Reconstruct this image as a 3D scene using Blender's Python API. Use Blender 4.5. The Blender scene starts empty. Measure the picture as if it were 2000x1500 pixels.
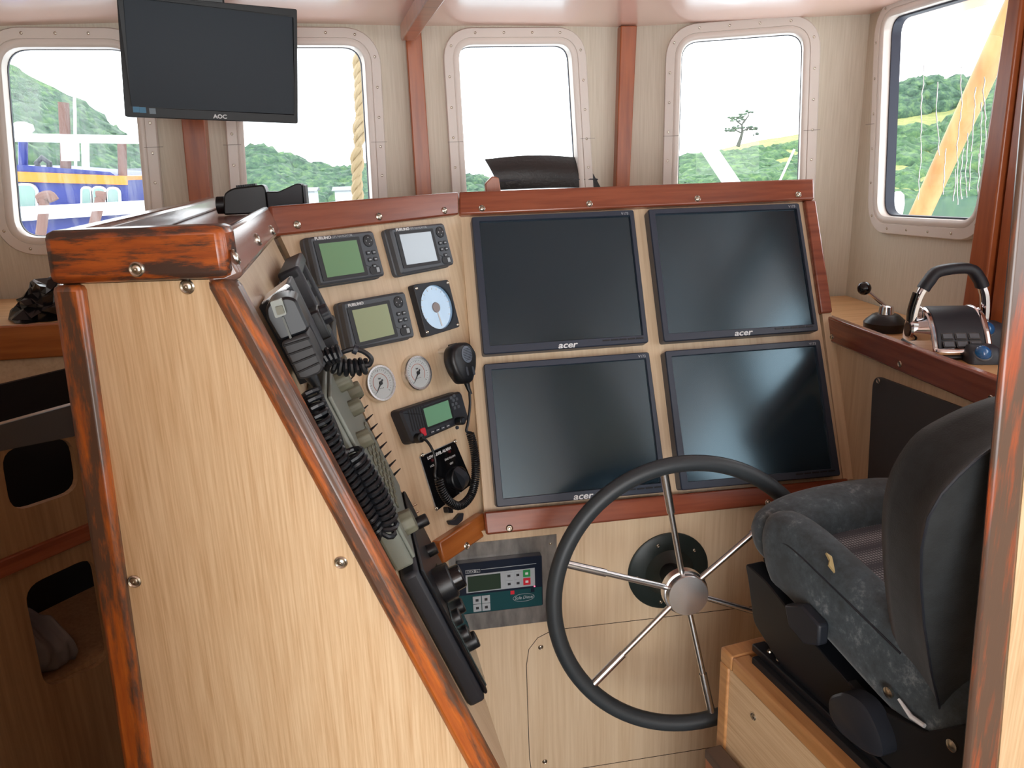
import bpy, bmesh, math, random
import numpy as np
from mathutils import Matrix, Vector
random.seed(7)
sc = bpy.context.scene
col = sc.collection
V = Vector
# ------------------------------------------------------------------ camera
EYE = V((0.0, 0.0, 1.6))
M = np.array([[0.98667763, -0.07414963, 0.14480704], [-0.15944807, -0.26401041, 0.95124908], [-0.0323042, -0.9616654, -0.27231619]])
cam_d = bpy.data.cameras.new('camera'); cam = bpy.data.objects.new('camera', cam_d); col.objects.link(cam)
cam_d.sensor_width = 36; cam_d.lens = 27.0; cam_d.clip_start = 0.02; cam_d.clip_end = 600
r_, u_, b_ = M[:, 0], -M[:, 1], -M[:, 2]
cam.matrix_world = Matrix(((r_[0], u_[0], b_[0], EYE.x), (r_[1], u_[1], b_[1], EYE.y), (r_[2], u_[2], b_[2], EYE.z), (0, 0, 0, 1)))
sc.camera = cam
# ------------------------------------------------------------------ sky and light
world = bpy.data.worlds.new('sky'); sc.world = world; world.use_nodes = True
wn = world.node_tree; wn.nodes.clear()
wo = wn.nodes.new('ShaderNodeOutputWorld'); wb = wn.nodes.new('ShaderNodeBackground')
wb.inputs[0].default_value = (0.90, 0.96, 1.0, 1); wb.inputs[1].default_value = 4.0
wn.links.new(wb.outputs[0], wo.inputs[0])
sc.view_settings.view_transform = 'Standard'; sc.view_settings.look = 'None'
sc.view_settings.gamma = 1; sc.view_settings.use_curve_mapping = False
sc.view_settings.exposure = 0.0
def area_light(name, loc, target, sx, sy, power, colr):
    l = bpy.data.lights.new(name, 'AREA'); l.shape = 'RECTANGLE'; l.size = sx; l.size_y = sy; l.energy = power; l.color = colr
    o = bpy.data.objects.new(name, l); col.objects.link(o); o.location = loc
    o.rotation_euler = (V(target) - V(loc)).to_track_quat('-Z', 'Y').to_euler()
    return o
area_light('aft_doorway_daylight', (0.0, -1.80, 1.35), (0.1, 1.0, 1.15), 1.6, 1.2, 34, (1.0, 0.98, 0.96))

# ------------------------------------------------------------------ maths helpers
def ray(px, py):
    return V((M @ np.array([(px - 1000) / 1500, (py - 750) / 1500, 1.0])).tolist())
def at_y(px, py, y): r = ray(px, py); return EYE + r * (y / r.y)
def at_x(px, py, x): r = ray(px, py); return EYE + r * (x / r.x)
def at_z(px, py, z): r = ray(px, py); return EYE + r * ((z - 1.6) / r.z)
def frame(o, x, y):
    x = V(x).normalized(); y = V(y); y = (y - x * y.dot(x)).normalized(); z = x.cross(y)
    return Matrix(((x.x, y.x, z.x, o[0]), (x.y, y.y, z.y, o[1]), (x.z, y.z, z.z, o[2]), (0, 0, 0, 1)))
def on(F, px, py, w=0.0):
    """point where the sight line meets the plane z=w of frame F, in F's own coordinates"""
    n = F.col[2].xyz; o = F.translation + n * w; r = ray(px, py)
    P = EYE + r * ((o - EYE).dot(n) / r.dot(n))
    return F.inverted() @ P
def uv(F, px, py, w=0.0): p = on(F, px, py, w); return (p.x, p.y)
def shift(F, x, y, z=0.0): return F @ Matrix.Translation((x, y, z))
def srgb(r, g, b):
    f = lambda c: (c / 255 / 12.92) if c / 255 <= .04045 else ((c / 255 + .055) / 1.055) ** 2.4
    return (f(r), f(g), f(b), 1)

# ------------------------------------------------------------------ materials
MATS = {}
def mat(name, c, rough=.5, metal=0.0, **k):
    if name in MATS: return MATS[name]
    m = bpy.data.materials.new(name); m.use_nodes = True; b = m.node_tree.nodes['Principled BSDF']
    b.inputs['Base Color'].default_value = c; b.inputs['Roughness'].default_value = rough; b.inputs['Metallic'].default_value = metal
    if 'coat' in k: b.inputs['Coat Weight'].default_value = k['coat']; b.inputs['Coat Roughness'].default_value = k.get('coat_rough', .1)
    if 'spec' in k: b.inputs['Specular IOR Level'].default_value = k['spec']
    if 'sheen' in k: b.inputs['Sheen Weight'].default_value = k['sheen']; b.inputs['Sheen Roughness'].default_value = .4
    if 'emit' in k: b.inputs['Emission Color'].default_value = k['emit']; b.inputs['Emission Strength'].default_value = k['estr']
    MATS[name] = m; return m
def nodes(m):
    t = m.node_tree; return t, t.nodes, t.links, t.nodes['Principled BSDF']
def ramp(n, stops):
    r = n.new('ShaderNodeValToRGB'); e = r.color_ramp.elements
    while len(e) < len(stops): e.new(.5)
    for i, (p, c) in enumerate(stops): e[i].position = p; e[i].color = c
    return r
def mapped(n, l, scale, rot=(0, 0, 0), coord='Object'):
    tc = n.new('ShaderNodeTexCoord'); mp = n.new('ShaderNodeMapping'); mp.inputs['Scale'].default_value = scale; mp.inputs['Rotation'].default_value = rot
    l.new(tc.outputs[coord], mp.inputs[0]); return mp.outputs[0]
def noise(n, l, vec, scale, detail=4, rough=.55):
    t = n.new('ShaderNodeTexNoise'); t.inputs['Scale'].default_value = scale; t.inputs['Detail'].default_value = detail; t.inputs['Roughness'].default_value = rough
    l.new(vec, t.inputs[0]); return t.outputs[0]
def veneer(name, c1, c2, c3, scale=(90, 3.2, 90), rough=.42, coat=.15):
    m = mat(name, c1, rough, coat=coat, coat_rough=.25); t, n, l, b = nodes(m)
    v = mapped(n, l, scale); f = noise(n, l, v, 1.0, 5, .6)
    v2 = mapped(n, l, (scale[0] * .22, scale[1] * .5, scale[2] * .22)); f2 = noise(n, l, v2, 1.0, 3)
    mx = n.new('ShaderNodeMath'); mx.operation = 'MULTIPLY_ADD'; mx.inputs[1].default_value = .62
    m2 = n.new('ShaderNodeMath'); m2.operation = 'MULTIPLY'; m2.inputs[1].default_value = .38
    l.new(f2, m2.inputs[0]); l.new(f, mx.inputs[0]); l.new(m2.outputs[0], mx.inputs[2])
    r = ramp(n, [(.30, c3), (.47, c1), (.60, c2)]); l.new(mx.outputs[0], r.inputs[0]); l.new(r.outputs[0], b.inputs['Base Color'])
    bp = n.new('ShaderNodeBump'); bp.inputs['Strength'].default_value = .06; bp.inputs['Distance'].default_value = .001
    l.new(f, bp.inputs['Height']); l.new(bp.outputs[0], b.inputs['Normal']); return m
def worn(name, wood1, wood2, dark, scale, patch, lo, hi, rough=.3, coat=.5):
    """old varnish: bright wood showing through darkened weathered patches"""
    m = mat(name, wood1, rough, coat=coat, coat_rough=.18); t, n, l, b = nodes(m)
    v = mapped(n, l, scale); f = noise(n, l, v, 1.0, 6, .65)
    r = ramp(n, [(.3, wood2), (.6, wood1)]); l.new(f, r.inputs[0])
    v2 = mapped(n, l, patch); g = noise(n, l, v2, 1.0, 7, .68)
    r2 = ramp(n, [(lo, (0, 0, 0, 1)), (hi, (1, 1, 1, 1))]); l.new(g, r2.inputs[0])
    mx = n.new('ShaderNodeMix'); mx.data_type = 'RGBA'; mx.inputs[6].default_value = dark
    l.new(r2.outputs[0], mx.inputs[0]); l.new(r.outputs[0], mx.inputs[7]); l.new(mx.outputs[2], b.inputs['Base Color'])
    bp = n.new('ShaderNodeBump'); bp.inputs['Strength'].default_value = .25; bp.inputs['Distance'].default_value = .001
    l.new(g, bp.inputs['Height']); l.new(bp.outputs[0], b.inputs['Normal']); return m
OAK = veneer('oak veneer', srgb(216, 182, 140), srgb(228, 198, 158), srgb(194, 154, 110), (380, 9, 380))
OAK2 = veneer('oak veneer console', srgb(220, 194, 160), srgb(228, 204, 172), srgb(206, 176, 140), (140, 4, 140))
OAKX = veneer('oak veneer bench', srgb(214, 170, 118), srgb(224, 182, 132), srgb(200, 152, 100), (3.2, 60, 60))
MAH = veneer('varnished mahogany', srgb(136, 70, 48), srgb(152, 82, 56), srgb(108, 50, 34), (5, 70, 70), .25, .6)
MAHV = veneer('mahogany post', srgb(158, 84, 46), srgb(172, 94, 52), srgb(132, 64, 34), (70, 5, 3), .3, .4)
MAHY = veneer('golden mahogany', srgb(170, 98, 44), srgb(186, 112, 54), srgb(140, 72, 30), (4, 60, 60), .3, .5)
WORNX = worn('worn varnish board', srgb(182, 92, 34), srgb(138, 64, 26), srgb(70, 50, 42), (9, 110, 110), (7, 40, 30), .50, .58)
WORNY = worn('worn varnish upright', srgb(196, 106, 40), srgb(160, 78, 30), srgb(92, 66, 52), (110, 9, 110), (34, 5, 30), .46, .58)
WORNP = worn('worn varnish post', srgb(176, 84, 42), srgb(146, 66, 34), srgb(96, 72, 58), (110, 9, 110), (60, 4, 50), .51, .64)
WORNS = worn('scuffed varnish', srgb(150, 112, 96), srgb(118, 74, 60), srgb(120, 92, 82), (20, 60, 60), (14, 30, 30), .40, .62, .22, .8)
BOXW = veneer('oak edging', srgb(190, 136, 84), srgb(206, 152, 98), srgb(160, 108, 60), (60, 5, 60), .4, .3)
LAM = mat('cream laminate', srgb(220, 210, 192), .5)
t, n, l, b = nodes(LAM); v = mapped(n, l, (260, 8, 260)); f = noise(n, l, v, 1, 2); r = ramp(n, [(.3, srgb(206, 197, 178)), (.7, srgb(218, 210, 193))]); l.new(f, r.inputs[0]); l.new(r.outputs[0], b.inputs['Base Color'])
CEIL = mat('gloss ceiling panel', srgb(244, 206, 192), .2, coat=.5, coat_rough=.12)
ALU = mat('painted window frame', srgb(228, 220, 212), .35)
ALUJ = mat('frame joint line', srgb(150, 140, 132), .5)
RUB = mat('dark window gasket', srgb(26, 32, 52), .5)
BLK = mat('black plastic', srgb(17, 20, 25), .38)
BLKG = mat('gloss black', srgb(14, 15, 18), .14)
BLKM = mat('matt black', srgb(20, 20, 22), .7)
BLKF = mat('faded black plastic', srgb(36, 40, 48), .5)
BEZ = mat('monitor bezel', srgb(48, 57, 72), .38)
SCR = mat('matt screen', srgb(22, 36, 46), .17, spec=1.0, coat=.6, coat_rough=.17)
SCR.node_tree.nodes['Principled BSDF'].inputs['Specular Tint'].default_value = (.62, .88, 1.0, 1); SCR.node_tree.nodes['Principled BSDF'].inputs['Coat Tint'].default_value = (.7, .9, 1.0, 1)
SCRA = mat('hanging screen', srgb(32, 42, 52), .45, spec=.25)
BLKH = mat('hanging monitor black', srgb(20, 22, 25), .4, spec=.25)
GRY = mat('instrument grey plastic', srgb(82, 88, 95), .42)
GRYD = mat('dark grey plastic', srgb(50, 55, 64), .45)
GRYK = mat('key outline', srgb(44, 46, 50), .5)
OLV = mat('olive grey casing', srgb(122, 128, 120), .42)
OLVD = mat('olive knob', srgb(112, 112, 96), .5)
LCDG = mat('green display', srgb(130, 172, 134), .16)  # green lightened in the base colour for reflected sky
LCDY = mat('pale green display', srgb(172, 186, 152), .16)  # base colour paled to include the sky's reflection
LCDW = mat('sky tinted display', srgb(162, 176, 188), .12, coat=1)  # pale sky reflection is painted into this display colour
LCDT = mat('teal display', srgb(118, 172, 140), .2)  # teal with the reflected sky's brightness mixed in
LCDD = mat('dark display', srgb(44, 64, 50), .2)
WHT = mat('white lettering', srgb(225, 228, 230), .5)
WHTP = mat('white paint', srgb(235, 238, 240), .35)
GLB = mat('instrument glass face', srgb(160, 200, 236), .08, coat=1, coat_rough=.03)
DIAL = mat('dial face', srgb(198, 206, 208), .35)
STEEL = mat('stainless steel', (.78, .78, .78, 1), .26, 1.0)
STEELB = mat('brushed steel plate', (.42, .40, .38, 1), .34, 1.0)
t, n, l, b = nodes(STEELB); v = mapped(n, l, (40, 12, 40)); f = noise(n, l, v, 1, 4); r = ramp(n, [(.3, (.26, .25, .24, 1)), (.7, (.58, .56, .53, 1))]); l.new(f, r.inputs[0]); l.new(r.outputs[0], b.inputs['Base Color'])
CHR = mat('chrome', (.82, .82, .84, 1), .07, 1.0)
BRS = mat('aged nickel screw', (.60, .56, .48, 1), .25, 1.0)
TEAL = mat('teal control face', srgb(14, 72, 78), .3)
NAVY = mat('navy control face', srgb(10, 26, 48), .3)
KEYG = mat('pale key', srgb(176, 184, 190), .5)
GREEN = mat('green key', srgb(40, 150, 80), .4); REDK = mat('red key', srgb(214, 40, 58), .4)
LED = mat('red indicator', srgb(255, 60, 80), .4, emit=(1, .1, .2, 1), estr=3)
BLUE = mat('blue dome', srgb(10, 96, 160), .12, coat=1, coat_rough=.05)
LEA = mat('black leather', srgb(40, 38, 38), .38)
t, n, l, b = nodes(LEA); v = mapped(n, l, (30, 30, 30)); f = noise(n, l, v, 4, 6); bp = n.new('ShaderNodeBump'); bp.inputs['Strength'].default_value = .35; bp.inputs['Distance'].default_value = .004; l.new(f, bp.inputs['Height']); l.new(bp.outputs[0], b.inputs['Normal'])
BAG = mat('black bin liner', srgb(26, 26, 30), .22)
RIM = mat('wheel rim rubber', srgb(50, 56, 60), .45)
FAB = mat('seat fabric', srgb(74, 80, 82), .9, sheen=.12)
t, n, l, b = nodes(FAB)
v = mapped(n, l, (1, 1, 1)); f = noise(n, l, v, 26, 6, .7); f2 = noise(n, l, v, 420, 2)
r = ramp(n, [(.35, srgb(30, 34, 35)), (.62, srgb(42, 46, 48))]); l.new(f, r.inputs[0])
FABBASE = r
l.new(r.outputs[0], b.inputs['Base Color']); bp = n.new('ShaderNodeBump'); bp.inputs['Strength'].default_value = .3; bp.inputs['Distance'].default_value = .001; l.new(f2, bp.inputs['Height']); l.new(bp.outputs[0], b.inputs['Normal'])
FABW = mat('worn seat fabric', srgb(92, 102, 108), .85, sheen=.2)
t, n, l, b = nodes(FABW)
v = mapped(n, l, (1, 1, 1)); f = noise(n, l, v, 60, 8, .75); g = noise(n, l, v, 9, 3)
mm = n.new('ShaderNodeMath'); mm.operation = 'MULTIPLY'; l.new(f, mm.inputs[0]); l.new(g, mm.inputs[1])
r = ramp(n, [(.18, srgb(58, 66, 70)), (.32, srgb(76, 88, 95)), (.50, srgb(160, 168, 172))]); l.new(mm.outputs[0], r.inputs[0]); l.new(r.outputs[0], b.inputs['Base Color'])
MESHF = mat('woven seat centre', srgb(96, 96, 100), .8)
t, n, l, b = nodes(MESHF); v = mapped(n, l, (1, 1, 1)); ck = n.new('ShaderNodeTexVoronoi'); ck.inputs['Scale'].default_value = 190; ck.inputs['Randomness'].default_value = 0.0; l.new(v, ck.inputs[0])
r = ramp(n, [(.15, srgb(160, 160, 162)), (.5, srgb(70, 70, 76))]); l.new(ck.outputs['Distance'], r.inputs[0]); l.new(r.outputs[0], b.inputs['Base Color'])
GRB = mat('grey board', srgb(76, 76, 78), .5)
CLO = mat('grey cloth', srgb(110, 104, 104), .9)
ROPE = mat('rope', srgb(158, 140, 110), .9)
SPAR = mat('varnished spar', srgb(226, 176, 108), .5)
t, n, l, b = nodes(SPAR); v = mapped(n, l, (6, 6, 2)); f = noise(n, l, v, 2, 5); r = ramp(n, [(.3, srgb(160, 108, 56)), (.7, srgb(190, 146, 92))]); l.new(f, r.inputs[0]); l.new(r.outputs[0], b.inputs['Base Color'])
BBL = mat('boat blue paint', srgb(16, 38, 124), .4); BOR = mat('boat orange paint', srgb(214, 126, 20), .4)
RUST = mat('rusty steel', srgb(112, 84, 76), .8)
def leafy(name, a, bb, c):
    m = mat(name, a, .8); t, n, l, b = nodes(m); v = mapped(n, l, (1, 1, 1)); f = noise(n, l, v, .9, 9, .75)
    r = ramp(n, [(.34, c), (.5, a), (.64, bb)]); l.new(f, r.inputs[0]); l.new(r.outputs[0], b.inputs['Base Color']); return m
LEAF = leafy('tree foliage', srgb(60, 90, 68), srgb(96, 124, 80), srgb(26, 48, 44))
GRAS = leafy('hill grass', srgb(132, 134, 76), srgb(150, 150, 92), srgb(108, 120, 62))
BUSH = leafy('hill scrub', srgb(64, 98, 62), srgb(100, 128, 74), srgb(30, 56, 42))
WATER = mat('harbour water', srgb(70, 90, 90), .1)
GLASS = bpy.data.materials.new('window glass'); GLASS.use_nodes = True
t = GLASS.node_tree; t.nodes.clear(); o_ = t.nodes.new('ShaderNodeOutputMaterial'); tr = t.nodes.new('ShaderNodeBsdfTransparent'); gl = t.nodes.new('ShaderNodeBsdfGlossy'); gl.inputs['Roughness'].default_value = .02
ms = t.nodes.new('ShaderNodeMixShader'); ms.inputs[0].default_value = .02; t.links.new(tr.outputs[0], ms.inputs[1]); t.links.new(gl.outputs[0], ms.inputs[2]); t.links.new(ms.outputs[0], o_.inputs[0])
GRIME = bpy.data.materials.new('grimy window glass'); GRIME.use_nodes = True
t = GRIME.node_tree; t.nodes.clear(); n = t.nodes; l = t.links
o_ = n.new('ShaderNodeOutputMaterial'); tr = n.new('ShaderNodeBsdfTransparent'); df = n.new('ShaderNodeBsdfDiffuse'); df.inputs[0].default_value = (.9, .92, .92, 1); tl = n.new('ShaderNodeBsdfTranslucent'); tl.inputs[0].default_value = (.9, .93, .95, 1)
a1 = n.new('ShaderNodeMixShader'); l.new(df.outputs[0], a1.inputs[1]); l.new(tl.outputs[0], a1.inputs[2])
v = mapped(n, l, (30, 3, 30)); f = noise(n, l, v, 1, 6, .7); r = ramp(n, [(.45, (.03, .03, .03, 1)), (.75, (.32, .32, .32, 1))]); l.new(f, r.inputs[0])
ms = n.new('ShaderNodeMixShader'); l.new(r.outputs[0], ms.inputs[0]); l.new(tr.outputs[0], ms.inputs[1]); l.new(a1.outputs[0], ms.inputs[2]); l.new(ms.outputs[0], o_.inputs[0])

# ------------------------------------------------------------------ mesh builder
class MB:
    def __init__(s): s.v = []; s.f = []
    def add(s, vs, fs, T=None):
        k = len(s.v)
        for p in vs: p = V(p); s.v.append(T @ p if T else p)
        s.f += [tuple(i + k for i in f) for f in fs]; return s
    def box(s, x0, x1, y0, y1, z0, z1, T=None):
        return s.add([(x0, y0, z0), (x1, y0, z0), (x1, y1, z0), (x0, y1, z0), (x0, y0, z1), (x1, y0, z1), (x1, y1, z1), (x0, y1, z1)],
                     [(3, 2, 1, 0), (4, 5, 6, 7), (0, 1, 5, 4), (1, 2, 6, 5), (2, 3, 7, 6), (3, 0, 4, 7)], T)
    def loft(s, loops, T=None, cap0=True, cap1=True, close=True):
        n = len(loops[0]); vs = [p for L in loops for p in L]; fs = []
        for i in range(len(loops) - 1):
            for j in range(n if close else n - 1):
                a = i * n + j; b = i * n + (j + 1) % n; fs.append((a, b, b + n, a + n))
        if cap0: fs.append(tuple(range(n - 1, -1, -1)))
        if cap1: fs.append(tuple((len(loops) - 1) * n + j for j in range(n)))
        return s.add(vs, fs, T)
    def prism(s, poly, z0, z1, T=None):
        a = sum(poly[i][0] * poly[(i + 1) % len(poly)][1] - poly[(i + 1) % len(poly)][0] * poly[i][1] for i in range(len(poly)))
        if a < 0: poly = poly[::-1]
        return s.loft([[(p[0], p[1], z0) for p in poly], [(p[0], p[1], z1) for p in poly]], T)
    def lathe(s, prof, n=24, T=None, cap=True):
        loops = [[(r * math.cos(2 * math.pi * k / n), r * math.sin(2 * math.pi * k / n), z) for k in range(n)] for r, z in prof]
        return s.loft(loops, T, cap, cap)
    def tube(s, pts, r, n=8, T=None, caps=True):
        pts = [V(p) for p in pts]; N = len(pts); rs = r if isinstance(r, (list, tuple)) else [r] * N
        t0 = (pts[1] - pts[0]).normalized(); up = V((0, 0, 1)) if abs(t0.z) < .9 else V((1, 0, 0)); a = t0.cross(up).normalized(); loops = []
        for i in range(N):
            t = (pts[min(i + 1, N - 1)] - pts[max(i - 1, 0)]).normalized()
            a = (a - t * a.dot(t)).normalized(); b = t.cross(a)
            loops.append([pts[i] + (a * math.cos(2 * math.pi * k / n) + b * math.sin(2 * math.pi * k / n)) * rs[i] for k in range(n)])
        return s.loft(loops, T, caps, caps)
    def sphere(s, c, r, n=16, m=10, T=None, sz=1.0):
        prof = []
        loops = [[(c[0] + r * math.sin(math.pi * i / m) * math.cos(2 * math.pi * k / n), c[1] + r * math.sin(math.pi * i / m) * math.sin(2 * math.pi * k / n), c[2] - sz * r * math.cos(math.pi * i / m)) for k in range(n)] for i in range(1, m)]
        return s.loft(loops, T)
    def torus(s, R, r, T=None, n=64, m=12, a0=0, a1=2 * math.pi):
        vs = []; fs = []
        for i in range(n):
            a = a0 + (a1 - a0) * i / n
            for j in range(m):
                b = 2 * math.pi * j / m; vs.append(((R + r * math.cos(b)) * math.cos(a), (R + r * math.cos(b)) * math.sin(a), r * math.sin(b)))
        for i in range(n):
            for j in range(m): fs.append((i * m + j, ((i + 1) % n) * m + j, ((i + 1) % n) * m + (j + 1) % m, i * m + (j + 1) % m))
        return s.add(vs, fs, T)
    def build(s, name, m, parent=None, F=None, bevel=0, smooth=True, ang=35, seg=2):
        me = bpy.data.meshes.new(name); me.from_pydata([tuple(p) for p in s.v], [], s.f); me.validate()
        bm = bmesh.new(); bm.from_mesh(me); bmesh.ops.recalc_face_normals(bm, faces=bm.faces); bm.to_mesh(me); bm.free()
        if smooth:
            me.polygons.foreach_set('use_smooth', [True] * len(me.polygons)); me.set_sharp_from_angle(angle=math.radians(ang))
        me.materials.append(m); o = bpy.data.objects.new(name, me); col.objects.link(o)
        if parent: o.parent = parent
        if F is not None: o.matrix_local = F
        if bevel:
            b = o.modifiers.new('edge', 'BEVEL'); b.width = bevel; b.segments = seg; b.limit_method = 'ANGLE'; b.angle_limit = math.radians(40)
            b.harden_normals = False
        return o
def rrect(x0, x1, y0, y1, r, n=6):
    pts = []
    for cx, cy, a in ((x1 - r, y1 - r, 0), (x0 + r, y1 - r, 90), (x0 + r, y0 + r, 180), (x1 - r, y0 + r, 270)):
        for k in range(n + 1): t = math.radians(a + 90 * k / n); pts.append((cx + r * math.cos(t), cy + r * math.sin(t)))
    return pts
def rpoly(P, r, n=6):
    """polygon with rounded corners"""
    out = []; N = len(P); P = [V((p[0], p[1])) for p in P]
    for i in range(N):
        p = P[i]; a = (P[i - 1] - p); b = (P[(i + 1) % N] - p); rr = min(r if not isinstance(r, (list, tuple)) else r[i], a.length * .45, b.length * .45)
        if rr <= 0: out.append(tuple(p)); continue
        A = p + a.normalized() * rr; B = p + b.normalized() * rr
        for k in range(n + 1): t = k / n; q = A * (1 - t) ** 2 + p * 2 * t * (1 - t) + B * t * t; out.append(tuple(q))
    return out
def offs(loop, d):
    """grow a counter-clockwise loop outwards by d"""
    out = []; N = len(loop)
    for i in range(N):
        p0, p1, p2 = V(loop[i - 1]).to_2d(), V(loop[i]).to_2d(), V(loop[(i + 1) % N]).to_2d()
        t = ((p2 - p1).normalized() + (p1 - p0).normalized()).normalized(); out.append((p1.x + t.y * d, p1.y - t.x * d))
    return out
def ccw(P):
    a = sum(P[i][0] * P[(i + 1) % len(P)][1] - P[(i + 1) % len(P)][0] * P[i][1] for i in range(len(P)))
    return P if a > 0 else P[::-1]
def l3(loop, z): return [(p[0], p[1], z) for p in loop]
def tag(o, label=None, cat=None, group=None, kind=None):
    if label: o['label'] = label
    if cat: o['category'] = cat
    if group: o['group'] = group
    if kind: o['kind'] = kind
    return o
def thing(name, F, label, cat, group=None):
    o = bpy.data.objects.new(name, None); col.objects.link(o); o.empty_display_size = .02
    o.matrix_world = F if isinstance(F, Matrix) else Matrix.Translation(F); return tag(o, label, cat, group)
def cp(o, parent, F=None):
    c = o.copy(); col.objects.link(c); c.parent = parent
    if F is not None: c.matrix_local = F
    return c
def text(s, name, size, m, parent, F, ext=.0004, sx=1.0, shear=0, align='CENTER', bold=0):
    cu = bpy.data.curves.new(name, 'FONT'); cu.body = s; cu.size = size; cu.extrude = ext; cu.align_x = align; cu.align_y = 'CENTER'; cu.shear = shear; cu.offset = bold; cu.resolution_u = 3
    o = bpy.data.objects.new('tmp', cu); col.objects.link(o)
    me = bpy.data.meshes.new_from_object(o.evaluated_get(bpy.context.evaluated_depsgraph_get())); bpy.data.objects.remove(o)
    me.transform(Matrix.Diagonal((sx, 1, 1, 1))); me.materials.clear(); me.materials.append(m); me.name = name
    c = bpy.data.objects.new(name, me); col.objects.link(c); c.parent = parent; c.matrix_local = F
    return c
# cup-washer screw: one mesh, shared
_scr = {}
def screw(parent, F, r=.0075, name='cup_screw'):
    key = round(r, 4)
    if key not in _scr:
        m = MB(); m.lathe([(r, 0), (r, r * .18), (r * .82, r * .36), (r * .62, r * .22), (r * .58, r * .16)], 20)
        m.lathe([(r * .5, r * .1), (r * .5, r * .26), (r * .3, r * .36), (r * .14, r * .36), (r * .13, r * .2)], 16)
        o = m.build(name, BRS, parent, F); _scr[key] = o.data; return o
    o = bpy.data.objects.new(name, _scr[key]); col.objects.link(o); o.parent = parent; o.matrix_local = F; return o
def rel(parent, F): return parent.matrix_world.inverted() @ F
def coil(path, r_coil, r_wire, pitch, n_per=10):
    """helix around a polyline path"""
    P = [V(p) for p in path]; L = [0]
    for i in range(1, len(P)): L.append(L[-1] + (P[i] - P[i - 1]).length)
    tot = L[-1]; N = int(tot / pitch * n_per); out = []; a = None; prev = None
    for k in range(N + 1):
        s = tot * k / N; i = max(j for j in range(len(L)) if L[j] <= s + 1e-9); i = min(i, len(P) - 2); t = (s - L[i]) / (L[i + 1] - L[i])
        c = P[i].lerp(P[i + 1], t); d = (P[i + 1] - P[i]).normalized()
        if a is None: a = d.orthogonal().normalized()
        a = (a - d * a.dot(d)).normalized(); b = d.cross(a); ph = 2 * math.pi * s / pitch
        out.append(c + (a * math.cos(ph) + b * math.sin(ph)) * r_coil)
    return out
def smooth_path(P, n=8):
    P = [V(p) for p in P]; out = []
    for i in range(len(P) - 1):
        p0 = P[max(i - 1, 0)]; p1 = P[i]; p2 = P[i + 1]; p3 = P[min(i + 2, len(P) - 1)]
        for k in range(n):
            t = k / n; out.append(.5 * ((2 * p1) + (p2 - p0) * t + (2 * p0 - 5 * p1 + 4 * p2 - p3) * t * t + (3 * p1 - p0 - 3 * p2 + p3) * t ** 3))
    out.append(P[-1]); return out

# ------------------------------------------------------------------ the planes of the wheelhouse (metres, Z up, Y towards the bow)
FM = frame((.1803, 1.6897 + .032, 1.6 - .1011 - .014), (1, 0, 0), (0, .3988, .917))         # monitor panel
FS = .957
FF = frame(EYE + V((-.1455, 1.4684, -.1112)) * FS + V((-.6577, .7068, -.2606)) * .028, (.7342, .6789, -.0116), (-.1687, .1989, .9654))   # instrument panel
PA = EYE + V((-.2045, 1.4566, -.1094)) * FS
FW = frame(PA, (-.064, .998, 0), (-.354, -.023, .935))                                       # radio panel on the inner side of the wing
CI = at_y(430, 440, .83 * FS)
FE = frame(CI, (.9904, -.1383, 0), (0, 0, 1))                                              # end panel of the wing, facing the camera
FL = frame((.155, 1.45, .87), (1, 0, 0), (0, 0, 1))                                         # upright panel below the monitors
def px_on(F, pts, w=0): return [uv(F, a, b, w) for a, b in pts]

# ---------------------------------------------------------------- ceiling, walls, windows
ZC = {-300: 1.925, 0: 1.94, 355: 1.963, 806: 1.968, 1224: 1.962, 1685: 1.952}
K = []
for px, py in ((-500, 62), (355, 37), (806, 50), (1224, 56), (1685, 31)):
    zc = 1.93 if px < 0 else ZC[px] ; p = at_z(px, py, zc); K.append(V((p.x, p.y, 0)))
K0, K1, K2, K3, K4 = K
p = at_z(1665, 577, 1.213); K4 = V(((K4.x + p.x) / 2, (K4.y + p.y) / 2, 0))
K5 = V((K4.x + .0, K4.y - .62, 0)); K5 = V((1.235, K4.y - .62, 0))
K6 = V((1.24, .62, 0)); K7 = V((1.24, -.62, 0)); K8 = V((1.24, -1.9, 0))
print('KNOTS', [tuple(round(c, 3) for c in k) for k in (K0, K1, K2, K3, K4, K5)])
def wall_frame(a, b):   # x along the wall left to right as seen from inside, y up, z into the room
    F = frame((a.x, a.y, 0), (b - a), (0, 0, 1)); return F, (b - a).length
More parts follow.
